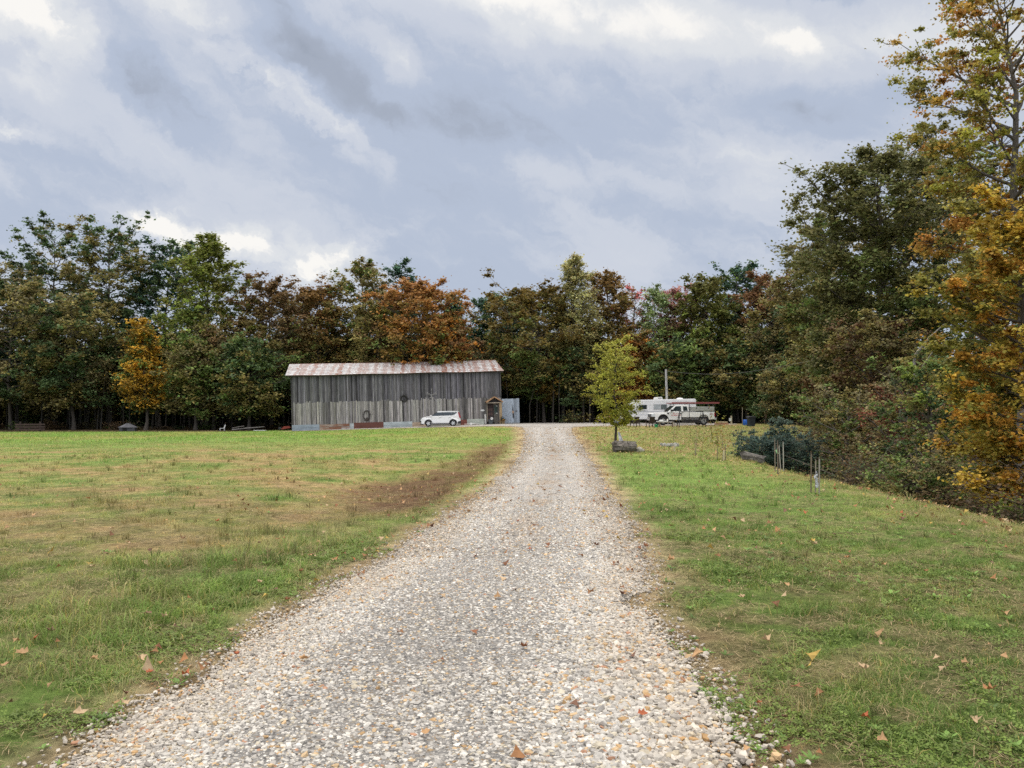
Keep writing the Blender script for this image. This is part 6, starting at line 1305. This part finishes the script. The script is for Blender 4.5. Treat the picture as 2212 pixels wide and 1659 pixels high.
# spruces and the fallen log beside them
def spruce(px, py_top, py_base, d, wpx, label, seed, blue=True, upright=True, nl=46, n=9000):
    xx = X(px, d); zt = at(px, py_top, d).z; g = H(xx, d); cols = ((.055, .095, .07), (.075, .115, .08), (.035, .07, .045)) if blue else ((.045, .08, .06), (.06, .085, .05), (.03, .05, .035))
    return tree('spruce', label, (xx, d, g - .05), seed, None, 'spruce', seed=seed, Ht=zt - g, Rc=wpx / 2 / F * d, t0=.05, prof='cone' if upright else 'round', nl=nl, ncl=9, nleaf=int(n * 1.7), size=.06, cl=.15, cols=cols, up=.15 if upright else .3, r0=.05, flat=.55, top=(.13, .175, .135) if upright else (.08, .125, .105))
spruce(1684, 896, 1005, 31, 74, 'upright bluish green spruce rising above the spreading ones', 401, nl=40, n=6000)
spruce(1648, 948, 1000, 30.5, 110, 'low spreading blue green spruce behind the fallen log', 402, upright=False)
spruce(1712, 950, 1005, 32, 110, 'low dark green spreading spruce right of the upright one', 403, False, False)
lp = at(1627, 992, 28.4); t = thing('fallen_log', 'thick weathered fallen log in front of the blue green spruce', 'log', (lp.x, 28.4, H(lp.x, 28.4)), rz=R(-14)); m = MB(); rough_log(m, .66, .16, .2, .05, 23, (.115, .105, .092), -.16); m.build('log', LG_, t)
# dead limbs in the thicket on the right
for k, (a, b, d, r, lb) in enumerate((((1975, 770), (2040, 700), 36, .07, 'upper grey dead limb slanting up in the right hand wood'), ((1960, 850), (2015, 760), 30, .05, 'lower grey dead limb slanting up above the young red maple'))):
    p, q = at(*a, d), at(*b, d - 1.5); m = MB(); mid = (p + q) / 2 + Vector((0, 0, .1)); m.tube([p, mid, q], [r, r * .7, r * .3], 7, (.32, .29, .25)); m.tube([mid, mid + Vector((.9, 0, .25))], [r * .5, r * .15], 5, (.3, .27, .24)); g = H(p.x, d); m.tube([(p.x - .3, d, g), p], [r * 1.3, r], 7, (.26, .24, .21)); o = m.build('dead_limb', BARK); tag(o, lb, 'branch')
# large fallen leaves near the camera
def leaf_mesh(seed):
    r = np.random.default_rng(seed); S = SHAPES['maple'] * r.uniform(.82, 1.18, (12, 1)); V = [(0, 0, 0)]; cx_, cy_, tw_ = r.uniform(.5, 2.2), r.uniform(-.6, 1.5), r.uniform(-1, 1)
    for ring_, kk in ((.5, 0), (1, 1)):
        for (a, b) in S: x, y = a * ring_, b * ring_; V.append((x * .85, y, cx_ * x * x + cy_ * y * y + tw_ * x * y + r.normal(0, .045)))
    n = len(S); Fc = [(0, 1 + k, 1 + (k + 1) % n) for k in range(n)] + [(1 + k, 1 + n + k, 1 + n + (k + 1) % n, 1 + (k + 1) % n) for k in range(n)]
    Fc = [f for f in Fc]; V += [(0, -.62, .06), (.015, -.42, .02), (-.015, -.42, .02)]; b = 1 + 2 * n; Fc.append((b, b + 1, b + 2)); return V, Fc
protos = {}
def fallen(px, py, size, ci, label=None):
    k = (ci, rng_.integers(0, 4)); c = LEAFC[ci]
    if k not in protos:
        V, Fc = leaf_mesh(int(ci * 10 + k[1])); m = MB(); m.add(V, Fc, tuple(c * rng_.uniform(.85, 1.15)), True); o = m.build('fallen_leaf', mat('dry_leaf')); protos[k] = o
    else: o = protos[k].copy(); COL.objects.link(o)
    p = at(px, py, 5); d = p - Vector((0, 0, EYE)); d = d / d.y; y = 4.0
    for _ in range(30): y = (EYE - float(hgt(d.x * y, y)) - .03) / -d.z
    x = d.x * y; on = float(dirt_d(x, y)) > .0; z = H(x, y) + (.045 if on else .06)
    o.location = (x, y, z); s = .78 * size * y / F; o.scale = (s, s, s); o.rotation_euler = (rng_.normal(0, .17), rng_.normal(0, .17), rng_.uniform(0, 6.28))
    names = ['brown', 'dark brown', 'tan', 'pale tan', 'red brown', 'golden brown', 'dark brown']; w = 'lying on the gravel drive' if on else ('lying in the left hand grass' if x < 0 else 'lying in the right hand grass')
    return tag(o, label or f'curled {names[ci]} fallen leaf {w}', 'leaf', None if label else f'{names[ci]} leaves {w}')
for a in ((1132, 1401, 30, 1, 'dark rust brown leaf in the middle of the near gravel'), (1024, 1368, 26, 1, 'upright rust leaf on the gravel left of the dark rust one'), (920, 1588, 36, 2, 'round flat tan brown leaf on the gravel at the bottom centre'), (1277, 1282, 22, 0, 'brown leaf on the right half of the gravel beside the grass notch'), (1388, 1548, 30, 4, 'reddish leaf on the gravel at the lower right'), (1075, 1292, 26, 2, 'tan leaf lying flat above the dark rust one'), (1288, 1180, 20, 6, 'dark leaf on the right wheel track'), (1145, 1188, 18, 4, 'small red leaf in the middle of the drive'), (440, 1452, 34, 0, 'brown leaf at the left edge of the gravel'), (95, 1395, 0, 0, None)):
    if a[2]: fallen(*a)
for (px, py, s, ci) in ((47, 1418, 40, 2), (10, 1446, 34, 2), (170, 1552, 42, 3), (203, 1432, 26, 2), (304, 1433, 30, 3), (355, 1340, 22, 3), (110, 1372, 26, 6), (318, 1333, 26, 6), (36, 1392, 26, 2), (324, 1462, 24, 4), (402, 1465, 26, 4), (655, 1427, 34, 2), (270, 1528, 30, 3), (250, 1530, 24, 2), (512, 1418, 24, 4), (500, 1372, 24, 3), (548, 1344, 20, 2), (620, 1303, 22, 1), (560, 1265, 20, 3), (595, 1280, 16, 6), (600, 1170, 16, 0), (395, 1167, 20, 1), (850, 1163, 22, 0), (905, 1135, 18, 2), (880, 1120, 14, 3), (815, 1190, 14, 2), (790, 1195, 14, 3), (670, 1205, 14, 2), (560, 1178, 14, 6), (650, 1240, 16, 1), (720, 1215, 14, 2), (470, 1130, 14, 4), (190, 1080, 14, 4),
                        (1655, 1392, 34, 3), (1720, 1494, 36, 1), (1695, 1562, 22, 6), (1640, 1530, 22, 4), (1870, 1560, 28, 4), (1905, 1610, 34, 2), (2105, 1568, 32, 3), (1868, 1455, 34, 3), (2140, 1500, 44, 0), (2085, 1440, 24, 2), (1905, 1400, 24, 3), (2170, 1330, 26, 2), (1700, 1270, 20, 2), (1605, 1298, 20, 3), (1550, 1205, 22, 1), (1555, 1105, 18, 1), (1760, 1180, 20, 3), (1830, 1210, 18, 0), (1910, 1226, 16, 2), (1740, 1110, 16, 4), (2000, 1240, 18, 0), (1430, 1250, 24, 3), (1450, 1215, 24, 2), (1395, 1185, 18, 1), (1480, 1085, 16, 1), (1530, 1130, 14, 3), (1620, 1150, 14, 1), (1690, 1180, 14, 2), (1960, 1350, 20, 3), (1450, 1140, 16, 1), (1400, 1150, 14, 2), (2060, 1160, 16, 1)): fallen(px, py, s, ci)
